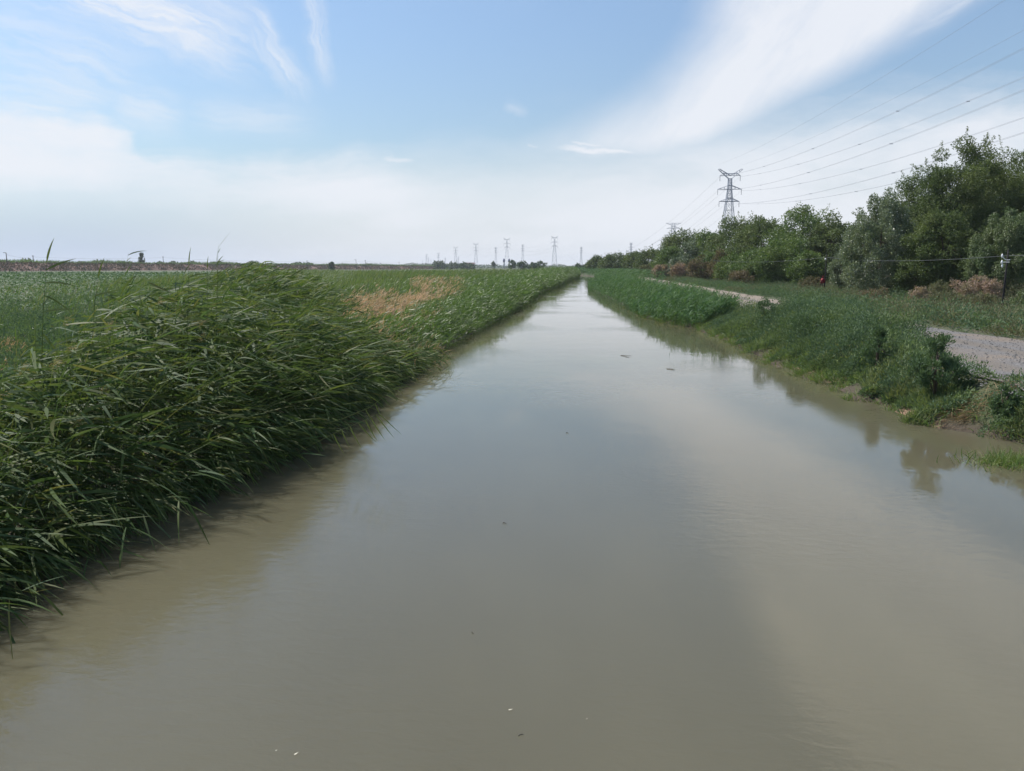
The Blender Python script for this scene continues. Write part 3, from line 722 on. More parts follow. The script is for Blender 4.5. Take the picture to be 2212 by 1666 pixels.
ch.append(mounds(x2, y2, rng.uniform(0.12, 0.35, n), rng.uniform(0.1, 0.4, n), 120, 0.07, 0.024, 0.4))
tag(link("leafy_weeds", quad_mesh("leafy_weeds", chb), M_LEAFY), "lighter yellowish green leafy weeds mixed into the right bank", "weeds", kind="stuff")
# beyond the road
n = 3000
y = 14 + rng.uniform(0, 1, n) ** 1.3 * 150; x = SL * y + RT1 + 0.3 + rng.uniform(0, 1, n) ** 1.2 * np.interp(y, [14, 60, 160], [16, 24, 20])
tb = tt(x, y) - RT1
hh = rng.uniform(0.4, 0.95, n) * (0.4 + 1.2 * vnoise(x, y, 5)) * np.interp(tb, [0, 3, 8, 20], [0.7, 1.0, 1.25, 1.6])
sc = (vnoise(x, y, 7) + 0.4 * rng.random(n) + 0.02 * tb) > 0.88
ch.append(mounds(x[~sc], y[~sc], hh[~sc] * rng.uniform(0.8, 1.2, (~sc).sum()) + 0.2, hh[~sc], 170, 0.12, 0.045, 0.4))
chs = [mounds(x[sc], y[sc], hh[sc] * rng.uniform(0.6, 0.9, sc.sum()) + 0.2, hh[sc] * 0.95, 220, 0.13, 0.028, 0.9)]
tag(link("scrub", quad_mesh("scrub", chs), M_TREE["tamarisk"]), "grey green feathery scrub between the gravel road and the wood", "scrub", kind="stuff")
tag(link("weeds", quad_mesh("weeds", ch), M_WEED), "low bluish green weeds covering the right bank beside the gravel road", "weeds", kind="stuff")

# grass along the right water line
n = 12000
y = 7.5 + rng.uniform(0, 1, n) ** 1.3 * 50; x = xR(y) + rng.uniform(-0.15, 1, n) ** 2 * 1.0
k_ = vnoise(x, y, 0.9) + 0.25 * rng.random(n) > 0.42; x, y = x[k_], y[k_]; n = len(x)
h = rng.uniform(0.14, 0.46, n) * (0.3 + 1.3 * vnoise(x, y, 1.1))
P = np.stack([x, y, np.maximum(gz(x, y), -0.03)], -1)
D = nrm(np.tile((-0.25, -0.1, 1.0), (n, 1)) + rng.normal(0, 0.35, (n, 3)) * (1, 1, 0.1))
B = rng.normal(0, 0.25, (n, 3)) * (1, 1, 0) - np.array((0, 0, 0.3))
ch = [blades(P, D, B, h, rng.uniform(0.007, 0.018, n), rdir(n), 3)]
n = 900
tc_ = at(2185, 1003, 0.0); xv = tc_[0] + rng.normal(0, 0.30, n); yv = tc_[1] + rng.normal(0, 0.22, n)
P = np.stack([xv, yv, np.maximum(gz(xv, yv), -0.03)], -1)
ch.append(blades(P, nrm(rng.normal(0, 0.4, (n, 3)) * (1, 1, 0.1) + (0, 0, 1)), rng.normal(0, 0.2, (n, 3)) - (0, 0, 0.3), rng.uniform(0.15, 0.35, n), rng.uniform(0.007, 0.014, n), rdir(n), 3))
tag(link("bank_grass", quad_mesh("bank_grass", ch), M_EDGE), "yellowish green grass fringe along the right water line", "grass", kind="stuff")
# a heap of flattened straw near the corner
n = 1100
c0 = atg(2095, 897)
P = c0 + np.stack([rng.normal(0, 0.45, n), rng.normal(0, 0.26, n), 0 * np.zeros(n)], -1); P[:, 2] = gz(P[:, 0], P[:, 1]) + rng.uniform(0.02, 0.16, n)
D = nrm(np.stack([rng.normal(1, 0.35, n), rng.normal(0.5, 0.35, n), rng.normal(0.08, 0.1, n)], -1))
ch = [blades(P, D, np.tile((0, 0, -0.1), (n, 1)), rng.uniform(0.2, 0.6, n), rng.uniform(0.006, 0.014, n), rdir(n), 2)]
tag(link("straw", quad_mesh("straw", ch), M_STRAW), "flattened brown straw lying on the bank near the lower right corner", "straw", kind="stuff")

# ------------------------------------------------------------------ the levee on the left
def strip(center, prof, name, mat):
    """an earth bank swept along a line"""
    cs = np.array(center, float); vs = []
    for i, (x, y, hh) in enumerate(cs):
        a, b_ = cs[max(i - 1, 0)], cs[min(i + 1, len(cs) - 1)]
        tx, ty = b_[0] - a[0], b_[1] - a[1]; l = math.hypot(tx, ty); nx, ny = ty / l, -tx / l
        vs.append([(x + nx * o_, y + ny * o_, z_ * hh + (0.5 * (vnoise(x + o_, y, 9) - 0.5) if z_ > 0.3 else 0) - 0.05 + 0.9) for o_, z_ in prof])
    vs = np.array(vs); k = vs.shape[1]
    idx = np.arange(len(cs) * k).reshape(len(cs), k)
    q = np.stack([idx[:-1, :-1], idx[:-1, 1:], idx[1:, 1:], idx[1:, :-1]], -1).reshape(-1, 4)
    return link(name, quad_mesh(name, [(vs, q)], True), mat)
LA, LB = np.array((-330.0, 300.0)), np.array((-95.0, 1000.0))
lv = [(*(LA + (LB - LA) * s_ + np.array((6 * math.sin(s_ * 17), 0))), 5.0 - 2.0 * s_) for s_ in np.linspace(-0.35, 1.0, 90)]
M_LEVEE = plain("levee_earth", (0.11, 0.060, 0.042), 0.95, 0, 0.3, 0.08)
tag(strip(lv, [(16, 0), (9, 0.62), (5, 0.85), (2, 1.0), (-4, 1.0), (-12, 0.2), (-16, 0)], "levee", M_LEVEE), kind="structure")
def levee_pts(n, o0, o1):
    s_ = rng.uniform(0, 1, n) ** 1.5 * 1.35 - 0.35; ctr = LA + (LB - LA) * s_[:, None]; ctr[:, 0] += 6 * np.sin(s_ * 17)
    nn = np.array(((LB - LA)[1], -(LB - LA)[0])) / np.linalg.norm(LB - LA)
    o_ = rng.uniform(o0, o1, n); hh = 5.0 - 2.0 * s_
    zz = np.interp(o_, [-16, -12, -4, 2, 5, 9, 16], [0, 0.2, 1, 1, 0.85, 0.62, 0]) * hh + 0.85
    q = ctr + nn * o_[:, None]
    return np.stack([q[:, 0], q[:, 1], zz], -1)
n = 42000
P = levee_pts(n, 1, 16); k_ = vnoise(P[:, 0], P[:, 1], 6) + 0.3 * rng.random(n) > 0.42; P = P[k_]; n = len(P)
ch = [diamonds(P, nrm(rng.normal(0, 1, (n, 3)) + (0, 0, 0.8)), rdir(n), rng.uniform(0.6, 1.6, n), rng.uniform(0.4, 0.9, n))]
tag(link("dry_brush", quad_mesh("dry_brush", ch), M_BRUSH), "reddish brown dry brush covering the slope of the far left levee", "brush", kind="stuff")
n = 26000
P = levee_pts(n, -8, 3.5); h = rng.uniform(1.5, 3.2, n) * (0.45 + 0.9 * vnoise(P[:, 0], P[:, 1], 14))
ch = [blades(P, nrm(rng.normal(0, 0.2, (n, 3)) + (0.1, 0, 1)), np.tile((0.2, 0, -0.1), (n, 1)), h, rng.uniform(0.15, 0.4, n), rdir(n), 2)]
tag(link("reed_bed", quad_mesh("reed_bed", ch), M_REEDFAR), "dark reed fringe growing along the crest of the far left levee", "reeds", kind="stuff")

# ------------------------------------------------------------------ trees
def crown_mesh(h0, h1, wd, ncl, nleaf, L, W, style):
    zc, hz = (h0 + h1) / 2, (h1 - h0) / 2
    uc = rdir(ncl); rad = rng.uniform(0.25, 1.0, ncl) ** 0.45
    c = uc * rad[:, None] * np.array((wd / 2, wd / 2, hz))
    taper = 1.0 - 0.32 * np.clip(c[:, 2] / hz, 0, 1) - 0.10 * np.clip(-c[:, 2] / hz, 0, 1)
    if wd < 0.6 * (h1 - h0): taper = 1.0 - 0.72 * np.clip(c[:, 2] / hz, 0, 1) - 0.3 * np.clip(-c[:, 2] / hz, 0, 1)
    c[:, :2] *= taper[:, None]; c[:, 2] += zc
    rc = rng.uniform(0.07, 0.165, ncl) * wd * (1.15 - 0.4 * rad)
    wgt = rc ** 2; wgt /= wgt.sum(); ci = rng.choice(ncl, nleaf, p=wgt)
    v = rdir(nleaf); rr = rng.uniform(0.2, 1.1, nleaf) ** 0.5
    stretch = np.array({"willow": (0.8, 0.8, 1.35), "poplar": (0.75, 0.75, 1.4), "tamarisk": (0.9, 0.9, 1.2)}.get(style, (1.08, 1.08, 0.85)))
    P = c[ci] + v * (rc[ci] * rr)[:, None] * stretch
    P[:, 2] = np.maximum(P[:, 2], 0.15)
    if style == "willow": D = nrm(v * 0.5 + rng.normal(0, 0.35, (nleaf, 3)) - (0, 0, 0.9))
    elif style in ("poplar", "tamarisk", "weedbush"): D = nrm(v * 0.5 + rng.normal(0, 0.4, (nleaf, 3)) + (0, 0, 0.8))
    else: D = nrm(v + rng.normal(0, 0.8, (nleaf, 3)))
    S = nrm(v + rng.normal(0, 0.6, (nleaf, 3)) + (0, 0, 0.4))
    q = [diamonds(P, D, S, L * rng.uniform(0.6, 1.4, nleaf), W * rng.uniform(0.6, 1.4, nleaf))]
    # thin twigs with leaves that break the outline
    nt_ = ncl; i = rng.choice(ncl, nt_); vv = nrm(uc[i] + rng.normal(0, 0.4, (nt_, 3)) + (0, 0, 0.35))
    kk = max(6, nleaf // (nt_ * 14)); base = c[i] + vv * rc[i][:, None] * 0.8; ln = rc[i] * rng.uniform(0.5, 1.1, nt_)
    f = rng.uniform(0, 1, (nt_, kk)); Pt = (base[:, None] + vv[:, None] * (ln[:, None] * f)[..., None]).reshape(-1, 3) + rng.normal(0, L * 0.3, (nt_ * kk, 3))
    q.append(diamonds(Pt, rdir(len(Pt)), rdir(len(Pt)), L * rng.uniform(0.5, 1.1, len(Pt)), W * rng.uniform(0.5, 1.1, len(Pt))))
    return q, c

def tree(name, label, cat, group, x, y, h, wd, style, nleaf, L, h0=0.02, ncl=120, W=None, kind_part="crown"):
    z = float(gz(x, y))
    r = empty(name, (x, y, z - 0.02)); tag(r, label, cat, group)
    q, c = crown_mesh(h * h0, h, wd, ncl, nleaf, L, W or L * 0.55, style)
    link(kind_part, quad_mesh(kind_part, q), M_TREE[style], r)
    bush = wd > 0.75 * h and h < 4.5
    mb = MB(); r0 = max(0.012 if bush else 0.05, 0.020 * h); top = (0.4 if bush else 0.72) * h
    pts = [(0, 0, -0.1)] + [(rng.normal(0, 0.012) * h, rng.normal(0, 0.012) * h, top * k / 5) for k in range(1, 6)]
    mb.tube(pts, [r0 * (1 - 0.15 * k) for k in range(6)], 7)
    for j in range(7):
        tgt = c[rng.integers(len(c))]; k = int(rng.integers(1, 5)); s_ = Vector(pts[k]); e = Vector(tgt)
        mid = s_ * 0.5 + e * 0.5 + Vector((0, 0, 0.05 * h))
        mb.tube([s_, mid, e], [r0 * 0.45, r0 * 0.28, r0 * 0.1], 5)
    mb.build("stem" if bush else "trunk", M_BARK, r, True)
    return r

def ptree(name, label, cat, group, px, pytop, hw, Yd, style, nleaf, L, **k):
    b_ = atd(px, pytop, Yd); x = b_[0]; z = float(gz(x, Yd))
    return tree(name, label, cat, group, x, Yd, b_[2] - z, 2 * hw * Yd / F, style, nleaf, L, **k)

TG = "trees of the wood behind the gravel road"
for a in [
    ("elm_tree", "tallest dark elm at the right edge of the wood", 2195, 292, 120, 80, "elm", 30000, 0.34),
    ("elm_tree", "big dark elm with spiky top left of the tallest one", 2080, 300, 105, 76, "elm", 30000, 0.34),
    ("elm_tree", "broad dark elm sloping down beside the pale poplar", 1985, 385, 95, 84, "elm", 22000, 0.36),
    ("elm_tree", "shaded lower elm under the two tallest elms", 2040, 455, 75, 69, "elm", 16000, 0.32),
    ("elm_tree", "dense dark elm filling the gap between the two tallest elms", 2145, 352, 80, 92, "elm", 22000, 0.36),
    ("elm_tree", "elm cut off by the right edge of the view behind the bracketed pole", 2285, 330, 110, 74, "elm", 22000, 0.36),
    ("willow_tree", "drooping light green willow behind the bracketed pole", 2185, 455, 75, 64, "willow", 40000, 0.22),
    ("poplar_tree", "pale silvery poplar with loose glittering crown beside the tall elms", 1908, 428, 78, 74, "poplar", 17000, 0.34),
    ("poplar_tree", "small thin poplar between the wood and the pale silvery poplar", 1845, 478, 32, 92, "poplar", 5000, 0.32),
    ("poplar_tree", "short grey green poplar sapling right of the plain pole", 1820, 545, 26, 90, "poplar", 4500, 0.28),
    ("elm_tree", "shadowed elm seen through the gap behind the pale silvery poplar", 1900, 470, 70, 125, "elm", 9000, 0.45),
    ("elm_tree", "shadowed elm seen between the small poplar and the tufted acacia", 1820, 490, 55, 150, "elm", 6000, 0.5),
    ("acacia_tree", "bushy yellow green acacia filling the row left of the low bright one", 1600, 548, 42, 126, "bright", 6000, 0.44),
    ("acacia_tree", "low rounded acacia behind the tall brown dry shrub", 1545, 540, 38, 142, "bright", 5000, 0.5),
    ("elm_tree", "low spreading elm under the willow at the right edge", 2120, 540, 60, 66, "elm", 9000, 0.3),
    ("elm_tree", "low leafy elm in front of the broad dark elm", 1985, 540, 50, 70, "elm", 8000, 0.3),
    ("acacia_tree", "bushy green acacia with a tufted peak above the plain pole", 1738, 443, 62, 122, "bright", 14000, 0.46),
    ("acacia_tree", "rounded yellow green acacia in front of the tufted one", 1700, 512, 52, 112, "bright", 11000, 0.42),
    ("acacia_tree", "low bright acacia left of the plain pole", 1752, 545, 36, 105, "bright", 6000, 0.40),
    ("elm_tree", "dark elm filling the gap right of the tufted acacia", 1800, 462, 45, 116, "elm", 10000, 0.44),
    ("elm_tree", "mid sized elm below the lower right side of the large pylon", 1652, 468, 58, 134, "elm", 12000, 0.50),
    ("acacia_tree", "light green acacia standing in front of the mid sized elm", 1640, 540, 45, 120, "bright", 8000, 0.44),
    ("elm_tree", "dense elm directly under the large pylon", 1590, 470, 48, 152, "elm", 9000, 0.56),
    ("acacia_tree", "green acacia just left of the large pylon's foot", 1540, 492, 42, 165, "bright", 7500, 0.58),
    ("elm_tree", "round dark elm hiding the flat topped pylon", 1478, 497, 46, 190, "elm", 8000, 0.64),
    ("acacia_tree", "small bright acacia in front of the round dark elm", 1450, 535, 30, 176, "bright", 4500, 0.58),
    ("oleaster_tree", "silver grey oleaster bush in front of the round elm", 1497, 516, 28, 166, "olive", 4500, 0.55),
    ("oleaster_tree", "low silver grey oleaster beside brown shrubs", 1462, 556, 16, 160, "olive", 1800, 0.5),
    ("elm_tree", "low dark elm where the wood begins to drop away", 1408, 541, 32, 225, "elm", 5000, 0.75),
    ("elm_tree", "small elm second from the far end of the wood", 1372, 547, 24, 250, "elm", 3500, 0.8),
    ("elm_tree", "wide dark elm next to the last round tree", 1330, 550, 30, 285, "elm", 4500, 0.9),
    ("elm_tree", "last round tree at the far end of the wood by the canal", 1288, 556, 18, 310, "elm", 3000, 0.9),
]:
    ptree(a[0], a[1], "tree", TG, a[2], a[3], a[4] * (1.22 if a[5] > 100 else 1.0), *a[5:7], int(a[7] * (2.7 if a[5] < 100 else 1.9)), a[8] * (0.50 if a[5] < 100 else 0.62))

SG = "shrubs between the weeds and the wood"
for px, py, hw, Yd, st, nl, nm, lab in [
    (2112, 598, 52, 58, "pink", 9000, "tamarisk_shrub", "large pink flowering tamarisk left of the bracketed pole"),
    (2030, 610, 30, 60, "tamarisk", 3500, "tamarisk_shrub", "tall feathery green tamarisk with pinkish tip left of the large pink one"),
    (1985, 622, 26, 58, "pink", 2200, "tamarisk_shrub", "dull pink tamarisk in front of the shaded elm"),
    (2050, 636, 50, 54, "tamarisk", 5000, "tamarisk_shrub", "broad grey green tamarisk in front of the pink ones"),
    (2120, 640, 45, 55, "tamarisk", 5000, "tamarisk_shrub", "grey green tamarisk just left of the bracketed pole"),
    (1890, 625, 38, 62, "brown", 3000, "dry_shrub", "brownish bare shrub under the pale silvery poplar"),
    (1755, 600, 26, 92, "brown", 2500, "dry_shrub", "small tan shrub left of the plain pole"),
    (1560, 545, 36, 130, "brown", 4000, "dry_shrub", "tall brown dry shrub below the large pylon"),
    (1515, 556, 32, 135, "brown", 3500, "dry_shrub", "reddish brown shrub in front of the silver oleaster"),
    (1465, 568, 20, 150, "pink", 2000, "tamarisk_shrub", "faint pink tamarisk beside the low oleaster"),
    (1425, 570, 18, 160, "pink", 1800, "tamarisk_shrub", "far pinkish shrub where the road comes into view"),
    (1600, 585, 30, 112, "brown", 2500, "dry_shrub", "low brown scrub right of the tall brown shrub"),
    (2215, 630, 30, 54, "willow", 2500, "green_bush", "green bush right of the bracketed pole"),
    (1395, 575, 16, 190, "tamarisk", 1500, "green_bush", "grey green bush near the far end of the road"),
]:
    b_ = atd(px, py, Yd); z = float(gz(b_[0], Yd))
    tree(nm, lab, "shrub", SG, b_[0], Yd, max(b_[2] - z, 0.6), 2 * hw * Yd / F, st, nl, 0.0032 * Yd, h0=0.02, ncl=34, W=0.0009 * Yd, kind_part="crown")

for px, py, hw, Yd, st, nl, lab in [
    (2030, 722, 52, 16.6, "weedbush", 5200, "dark weedy bush with upright shoots at the corner of the gravel"),
    (1900, 704, 30, 20.5, "weedbush", 2600, "rounded weedy bush hiding the near end of the gravel patch"),
    (1755, 668, 45, 27.0, "weedbush", 3600, "broad weedy bush between the two visible stretches of road"),
    (1660, 642, 30, 33.0, "weedbush", 2600, "small weedy bush beside the far stretch of road"),
    (2178, 830, 26, 14.6, "weedbush", 1500, "light weedy bush in front of the gravel at the right edge"),
]:
    b_ = atd(px, py, Yd); z = float(gz(b_[0], Yd))
    tree("weed_bush", lab, "bush", "bushes on the right bank", b_[0], Yd, max(b_[2] - z, 0.5), 2 * hw * Yd / F, st, nl, 0.085, h0=0.02, ncl=40, W=0.024)

# far trees standing apart on the horizon
FG = "far trees on the horizon"
for px, py, hw, Yd, nl, lab, st, hb in [
    (305, 547, 6, 620, 700, "lone tall dark tree rising above the far left levee", "far", 0.1),
    (716, 565, 6, 520, 500, "single dark bush standing on the levee in the middle distance", "far", 0.05),
    (1106, 563, 8, 640, 700, "small dark tree right of the two silos", "far", 0.1),
    (1129, 565, 13, 600, 900, "wide bushy tree between the silos and the large horizon pylon", "far", 0.05),
    (1166, 566, 14, 580, 900, "spreading bush with tufts left of the large horizon pylon", "far", 0.03),
    (1150, 570, 9, 560, 500, "low bush left of the spreading tufted bush", "far", 0.03),
    (1248, 570, 6, 520, 400, "small dark bush where the left reeds end", "far", 0.05),
    (1263, 573, 8, 560, 400, "low dark bush beyond the bend of the canal", "far", 0.05),
    (1066, 567, 3, 900, 250, "thin dark conifer left of the silos", "far", 0.1),
    (1011, 569, 16, 760, 900, "rounded bush hiding the end of the dark red shed", "far", 0.02),
    (948, 566, 17, 820, 900, "dark rounded trees below the first far pylon", "far", 0.03),
    (975, 570, 20, 860, 900, "low spreading trees left of the dark red shed", "far", 0.03),
]:
    ptree("horizon_tree", lab, "tree", FG, px, py, hw, Yd, st, nl, 0.0021 * Yd, h0=hb, ncl=26)

# the far-off wood along the horizon
n = 30000
px = rng.uniform(-150, 1330, n); Yd = np.where(px < 680, rng.uniform(780, 900, n), rng.uniform(1400, 1900, n)); x = XF(px, Yd)
top = (4 + 7 * vnoise(px, 5, 14) ** 1.5 + 5 * vnoise(px, 3, 60)) * np.interp(px, [-150, 600, 679, 681, 900, 1330], [0.80, 0.55, 0.5, 0.8, 0.75, 0.65])
P = np.stack([x, Yd, 0.9 + rng.uniform(0, 1, n) * top], -1)
ch = [diamonds(P, rdir(n), rdir(n), rng.uniform(1.2, 2.6, n), rng.uniform(0.9, 2.0, n))]
tag(link("far_wood", quad_mesh("far_wood", ch), M_TREE["far"]), "distant bluish belt of trees along the whole horizon", "wood", kind="stuff")

# ------------------------------------------------------------------ pylons
def lattice(mb, levels, r, cross=True):
    """four legs through square sections [(z, half width)], with diagonals"""
    cn = [(-1, -1), (1, -1), (1, 1), (-1, 1)]
    for (z0, a0), (z1, a1) in zip(levels, levels[1:]):
        for k in range(4):
            p, q = cn[k], cn[(k + 1) % 4]
            mb.beam((p[0] * a0, p[1] * a0, z0), (p[0] * a1, p[1] * a1, z1), r)
            mb.beam((p[0] * a1, p[1] * a1, z1), (q[0] * a1, q[1] * a1, z1), r * 0.6)
            mb.beam((p[0] * a0, p[1] * a0, z0), (q[0] * a1, q[1] * a1, z1), r * 0.6)
            if cross: mb.beam((q[0] * a0, q[1] * a0, z0), (p[0] * a1, p[1] * a1, z1), r * 0.6)

def subdivide(levels, step):
    o_ = []
    for (z0, a0), (z1, a1) in zip(levels, levels[1:]):
        n_ = max(1, round((z1 - z0) / max(step * (a0 + a1), 1.8)))
        for k in range(n_): o_.append((z0 + (z1 - z0) * k / n_, a0 + (a1 - a0) * k / n_))
    return o_ + [levels[-1]]

def cross_arm(half, z, zu, body, r):
    mb = MB()
    for s in (-1, 1):
        for d in (-1, 1):
            mb.beam((s * body, d * body, z), (s * half, 0, z), r)
            mb.beam((s * body, d * body, zu), (s * half, 0, z), r)
            for f in (0.35, 0.68):
                a = (s * (body + (half - body) * f), d * body * (1 - f), z); b_ = (a[0], a[1], z + (zu - z) * (1 - f))
                mb.beam(a, b_, r * 0.6)
        mb.beam((-body, s * body, z), (body, s * body, z), r); mb.beam((-body, s * body, zu), (body, s * body, zu), r)
    return mb

def insulator(x, z, ln):
    mb = MB(); mb.beam((x, 0, z), (x, 0, z - ln), 0.05)
    for k in range(9): mb.tube([(x, 0, z - ln * (k + 1) / 11 - 0.05), (x, 0, z - ln * (k + 1) / 11 + 0.05)], 0.14, 6)
    mb.beam((x - 0.25, 0, z - ln), (x + 0.25, 0, z - ln), 0.06)
    return mb

def make_vee(r=0.125):
    """pylon with V horns above three cross arms, about 49 m"""
    root = empty("vee_topped_pylon")
    mb = MB(); lattice(mb, subdivide([(0, 4.3), (25.9, 2.2), (33.9, 1.37), (39.6, 0.82), (44.5, 0.69)], 0.9), r)
    mb.build("tower_body", M_STEEL, root)
    for s in (-1, 1):
        m2 = MB()
        for d in (-1, 1):
            m2.beam((s * 0.69, d * 0.69, 44.5), (s * 5.5, d * 0.15, 48.7), r); m2.beam((s * -0.1, d * 0.6, 45.9), (s * 5.0, d * 0.15, 49.0), r)
            for f in (0.25, 0.5, 0.75):
                m2.beam((s * (0.69 + 4.81 * f), d * (0.69 - 0.54 * f), 44.5 + 4.2 * f), (s * (-0.1 + 5.1 * (f + 0.08)), d * (0.6 - 0.45 * f), 45.9 + 3.1 * (f + 0.08)), r * 0.6)
        m2.beam((s * 5.0, 0, 49.0), (s * 5.6, 0, 48.6), r)
        m2.build("earth_wire_horn", M_STEEL, root)
    m3 = MB()
    for d in (-1, 1):
        m3.beam((-4.65, d * 0.1, 45.9), (4.65, d * 0.1, 45.9), r); m3.beam((-3.2, d * 0.45, 46.8), (3.2, d * 0.45, 46.8), r)
        for s in (-1, 1): m3.beam((s * 3.2, d * 0.45, 46.8), (s * 4.65, d * 0.1, 45.9), r * 0.7)
    m3.build("cross_arm", M_STEEL, root)
    cross_arm(5.45, 39.6, 41.3, 0.8, r).build("cross_arm", M_STEEL, root)
    cross_arm(4.6, 33.9, 35.2, 1.3, r).build("cross_arm", M_STEEL, root)
    for hx, z in ((4.6, 45.9), (5.4, 39.6), (4.55, 33.9)):
        for s in (-1, 1): insulator(s * hx, z, 2.4).build("insulator", M_GLASSY, root)
    return root

def make_narrow(r=0.13):
    root = empty("narrow_pylon")
    mb = MB(); lattice(mb, subdivide([(0, 3.0), (18, 1.7), (29.7, 0.9), (40, 0.5)], 1.0), r); mb.build("tower_body", M_STEEL, root)
    for hx, z, zu, bw in ((2.9, 40.0, 39.4, 0.5), (2.9, 37.4, 38.3, 0.6), (3.8, 33.4, 34.4, 0.75), (3.2, 29.7, 30.6, 0.9)):
        cross_arm(hx, z, zu, bw, r).build("cross_arm", M_STEEL, root)
    return root

def make_flat(r=0.085):
    root = empty("flat_topped_pylon")
    mb = MB(); lattice(mb, subdivide([(0, 4.0), (24, 1.9), (36.2, 1.0)], 1.0), r); mb.build("tower_body", M_STEEL, root)
    m2 = MB()
    for d in (-0.8, 0.8):
        m2.beam((-6, d * 0.2, 36.3), (6, d * 0.2, 36.3), r)
        for s in (-1, 1):
            m2.beam((s * 6, d * 0.2, 36.3), (s * 1.0, d, 34.6), r)
            for f in (0.3, 0.6): m2.beam((s * (1 + 5 * f), d * (1 - 0.8 * f), 34.6 + 1.7 * f), (s * (0.4 + 5 * f), d * (1 - 0.8 * f), 36.3), r * 0.7)
    m2.build("earth_wire_beam", M_STEEL, root)
    for hx, z, zu, bw in ((5.2, 32.2, 33.6, 1.1), (6.2, 27.2, 28.6, 1.5), (5.2, 22.4, 23.8, 2.0)): cross_arm(hx, z, zu, bw, r).build("cross_arm", M_STEEL, root)
    return root

def dup(root, label=None):
    r = root.copy(); COL.objects.link(r)
    for c_ in list(root.children):
        d_ = c_.copy(); COL.objects.link(d_); d_.parent = r
    if label: r["label"] = label
    return r

PG = "lattice pylons of the power lines"
vee = make_vee(); nar = make_narrow(); flat = make_flat()
GZ = 0.3
VP = {}
for i, (px, Yd, top, lab) in enumerate([
    (1578, 360, 365, "large lattice pylon with V shaped horns standing above the wood"),
    (1198, 1040, 510, "largest of the V horned pylons on the open horizon, left of the canal end"),
    (1095, 1352, 514, "V horned pylon rising behind the two silos"),
    (1028, 1630, 525, "V horned pylon beside the dark red shed"),
    (984, 1940, 533, "V horned pylon above the low trees left of the shed"),
    (947, 2280, 546, "small V horned pylon above dark rounded trees"),
    (921, 2650, 549, "faint V horned pylon near the left end of the row"),
]):
    o = vee if i == 0 else dup(vee)
    x = atd(px, top, Yd)[0]; ztop = atd(px, top, Yd)[2]; s_ = (ztop - GZ) / 49.0
    o.location = (x, Yd, GZ); o.scale = (s_ if i else 1.0, s_, s_)
    tag(o, lab, "pylon", PG); VP[i] = (x, Yd, s_)
for i, (px, Yd, top, lab) in enumerate([
    (1362, 1210, 525, "narrow pylon showing above the far end of the wood"),
    (1255, 1292, 534, "narrow pylon standing over the vanishing end of the canal"),
    (1129, 1500, 529, "narrow pylon between the silos and the largest horizon pylon"),
    (1071, 1820, 535, "narrow pylon left of the two silos"),
    (990, 2500, 555, "small narrow pylon directly left of the shed roof"),
    (962, 2600, 557, "tiny narrow pylon among the low trees left of the shed"),
    (926, 3300, 556.6, "tiny pale pylon just right of the faint V horned pylon"),
    (931, 3700, 561, "very faint tiny pylon between the two leftmost V horned pylons"),
    (937, 4000, 562, "faintest tiny pylon just left of the small V horned pylon"),
    (913, 3600, 563, "farthest left tiny pylon on the horizon"),
]):
    o = nar if i == 0 else dup(nar)
    x = XF(px, Yd); s_ = (atd(px, top, Yd)[2] - GZ) / 40.0
    o.location = (x, Yd, GZ); o.scale = (s_, s_, s_); tag(o, lab, "pylon", PG)
Yd = 605; flat.location = (XF(1452, Yd), Yd, GZ); tag(flat, "flat topped pylon peeking above the round dark elm", "pylon", PG)

# ------------------------------------------------------------------ conductors
def cat_pts(a, b_, sag, n_=40):
    a, b_ = np.array(a, float), np.array(b_, float)
    return [tuple(a + (b_ - a) * f - np.array((0, 0, 4 * sag * f * (1 - f)))) for f in np.linspace(0, 1, n_)]
WG = "power line conductors"
A_ = (VP[0][0], 360.0); Zp = (60.0, -95.0); B_ = (VP[1][0], 1040.0)
levels = [(4.6, 43.5, "top"), (5.4, 37.2, "middle"), (4.55, 31.5, "bottom")]
for hx, z, nm in levels:
    for s in (-1, 1):
        side = "outer" if s > 0 else "inner"
        r = empty("twin_conductor", (A_[0] + s * hx, A_[1], z + GZ))
        tag(r, f"{nm} {side} twin conductor sweeping from the large pylon to the upper right", "conductor", WG)
        o0 = np.array(r.location)
        for d in (-0.22, 0.22):
            mb = MB(); mb.tube([tuple(np.array(p_) - o0) for p_ in cat_pts((A_[0] + s * hx + d, A_[1], z + GZ), (Zp[0] + s * hx * 1.05 + d, Zp[1], z + GZ + 2.5), 11.0, 48)], 0.019, 4)
            mb.build("wire", M_WIRE, r)
        cp = cat_pts((A_[0] + s * hx, A_[1], z + GZ), (Zp[0] + s * hx * 1.05, Zp[1], z + GZ + 2.5), 11.0, 49)
        for k in range(3 + (s > 0), 36, 6):
            mb = MB(); c_ = np.array(cp[k]) - o0
            mb.beam(c_ - (0.26, 0, 0), c_ + (0.26, 0, 0), 0.06); mb.box(c_ - (0.22, 0, 0), (0.14, 0.3, 0.14)); mb.box(c_ + (0.22, 0, 0), (0.14, 0.3, 0.14))
            mb.build("spacer", M_STEEL, r)
        mb = MB()
        zb = {43.5: 43.5, 37.2: 37.2, 31.5: 31.5}[z] * VP[1][2]
        for d in (-0.22, 0.22): mb.tube([tuple(np.array(p_)) for p_ in cat_pts((A_[0] + s * hx + d, A_[1], z + GZ), (B_[0] + s * hx + d, B_[1], zb + GZ), 34.0, 48)], 0.016, 4)
        tag(mb.build("far_conductor", M_WIRE), f"{nm} {side} conductor dropping from the large pylon behind the wood", "conductor", WG)
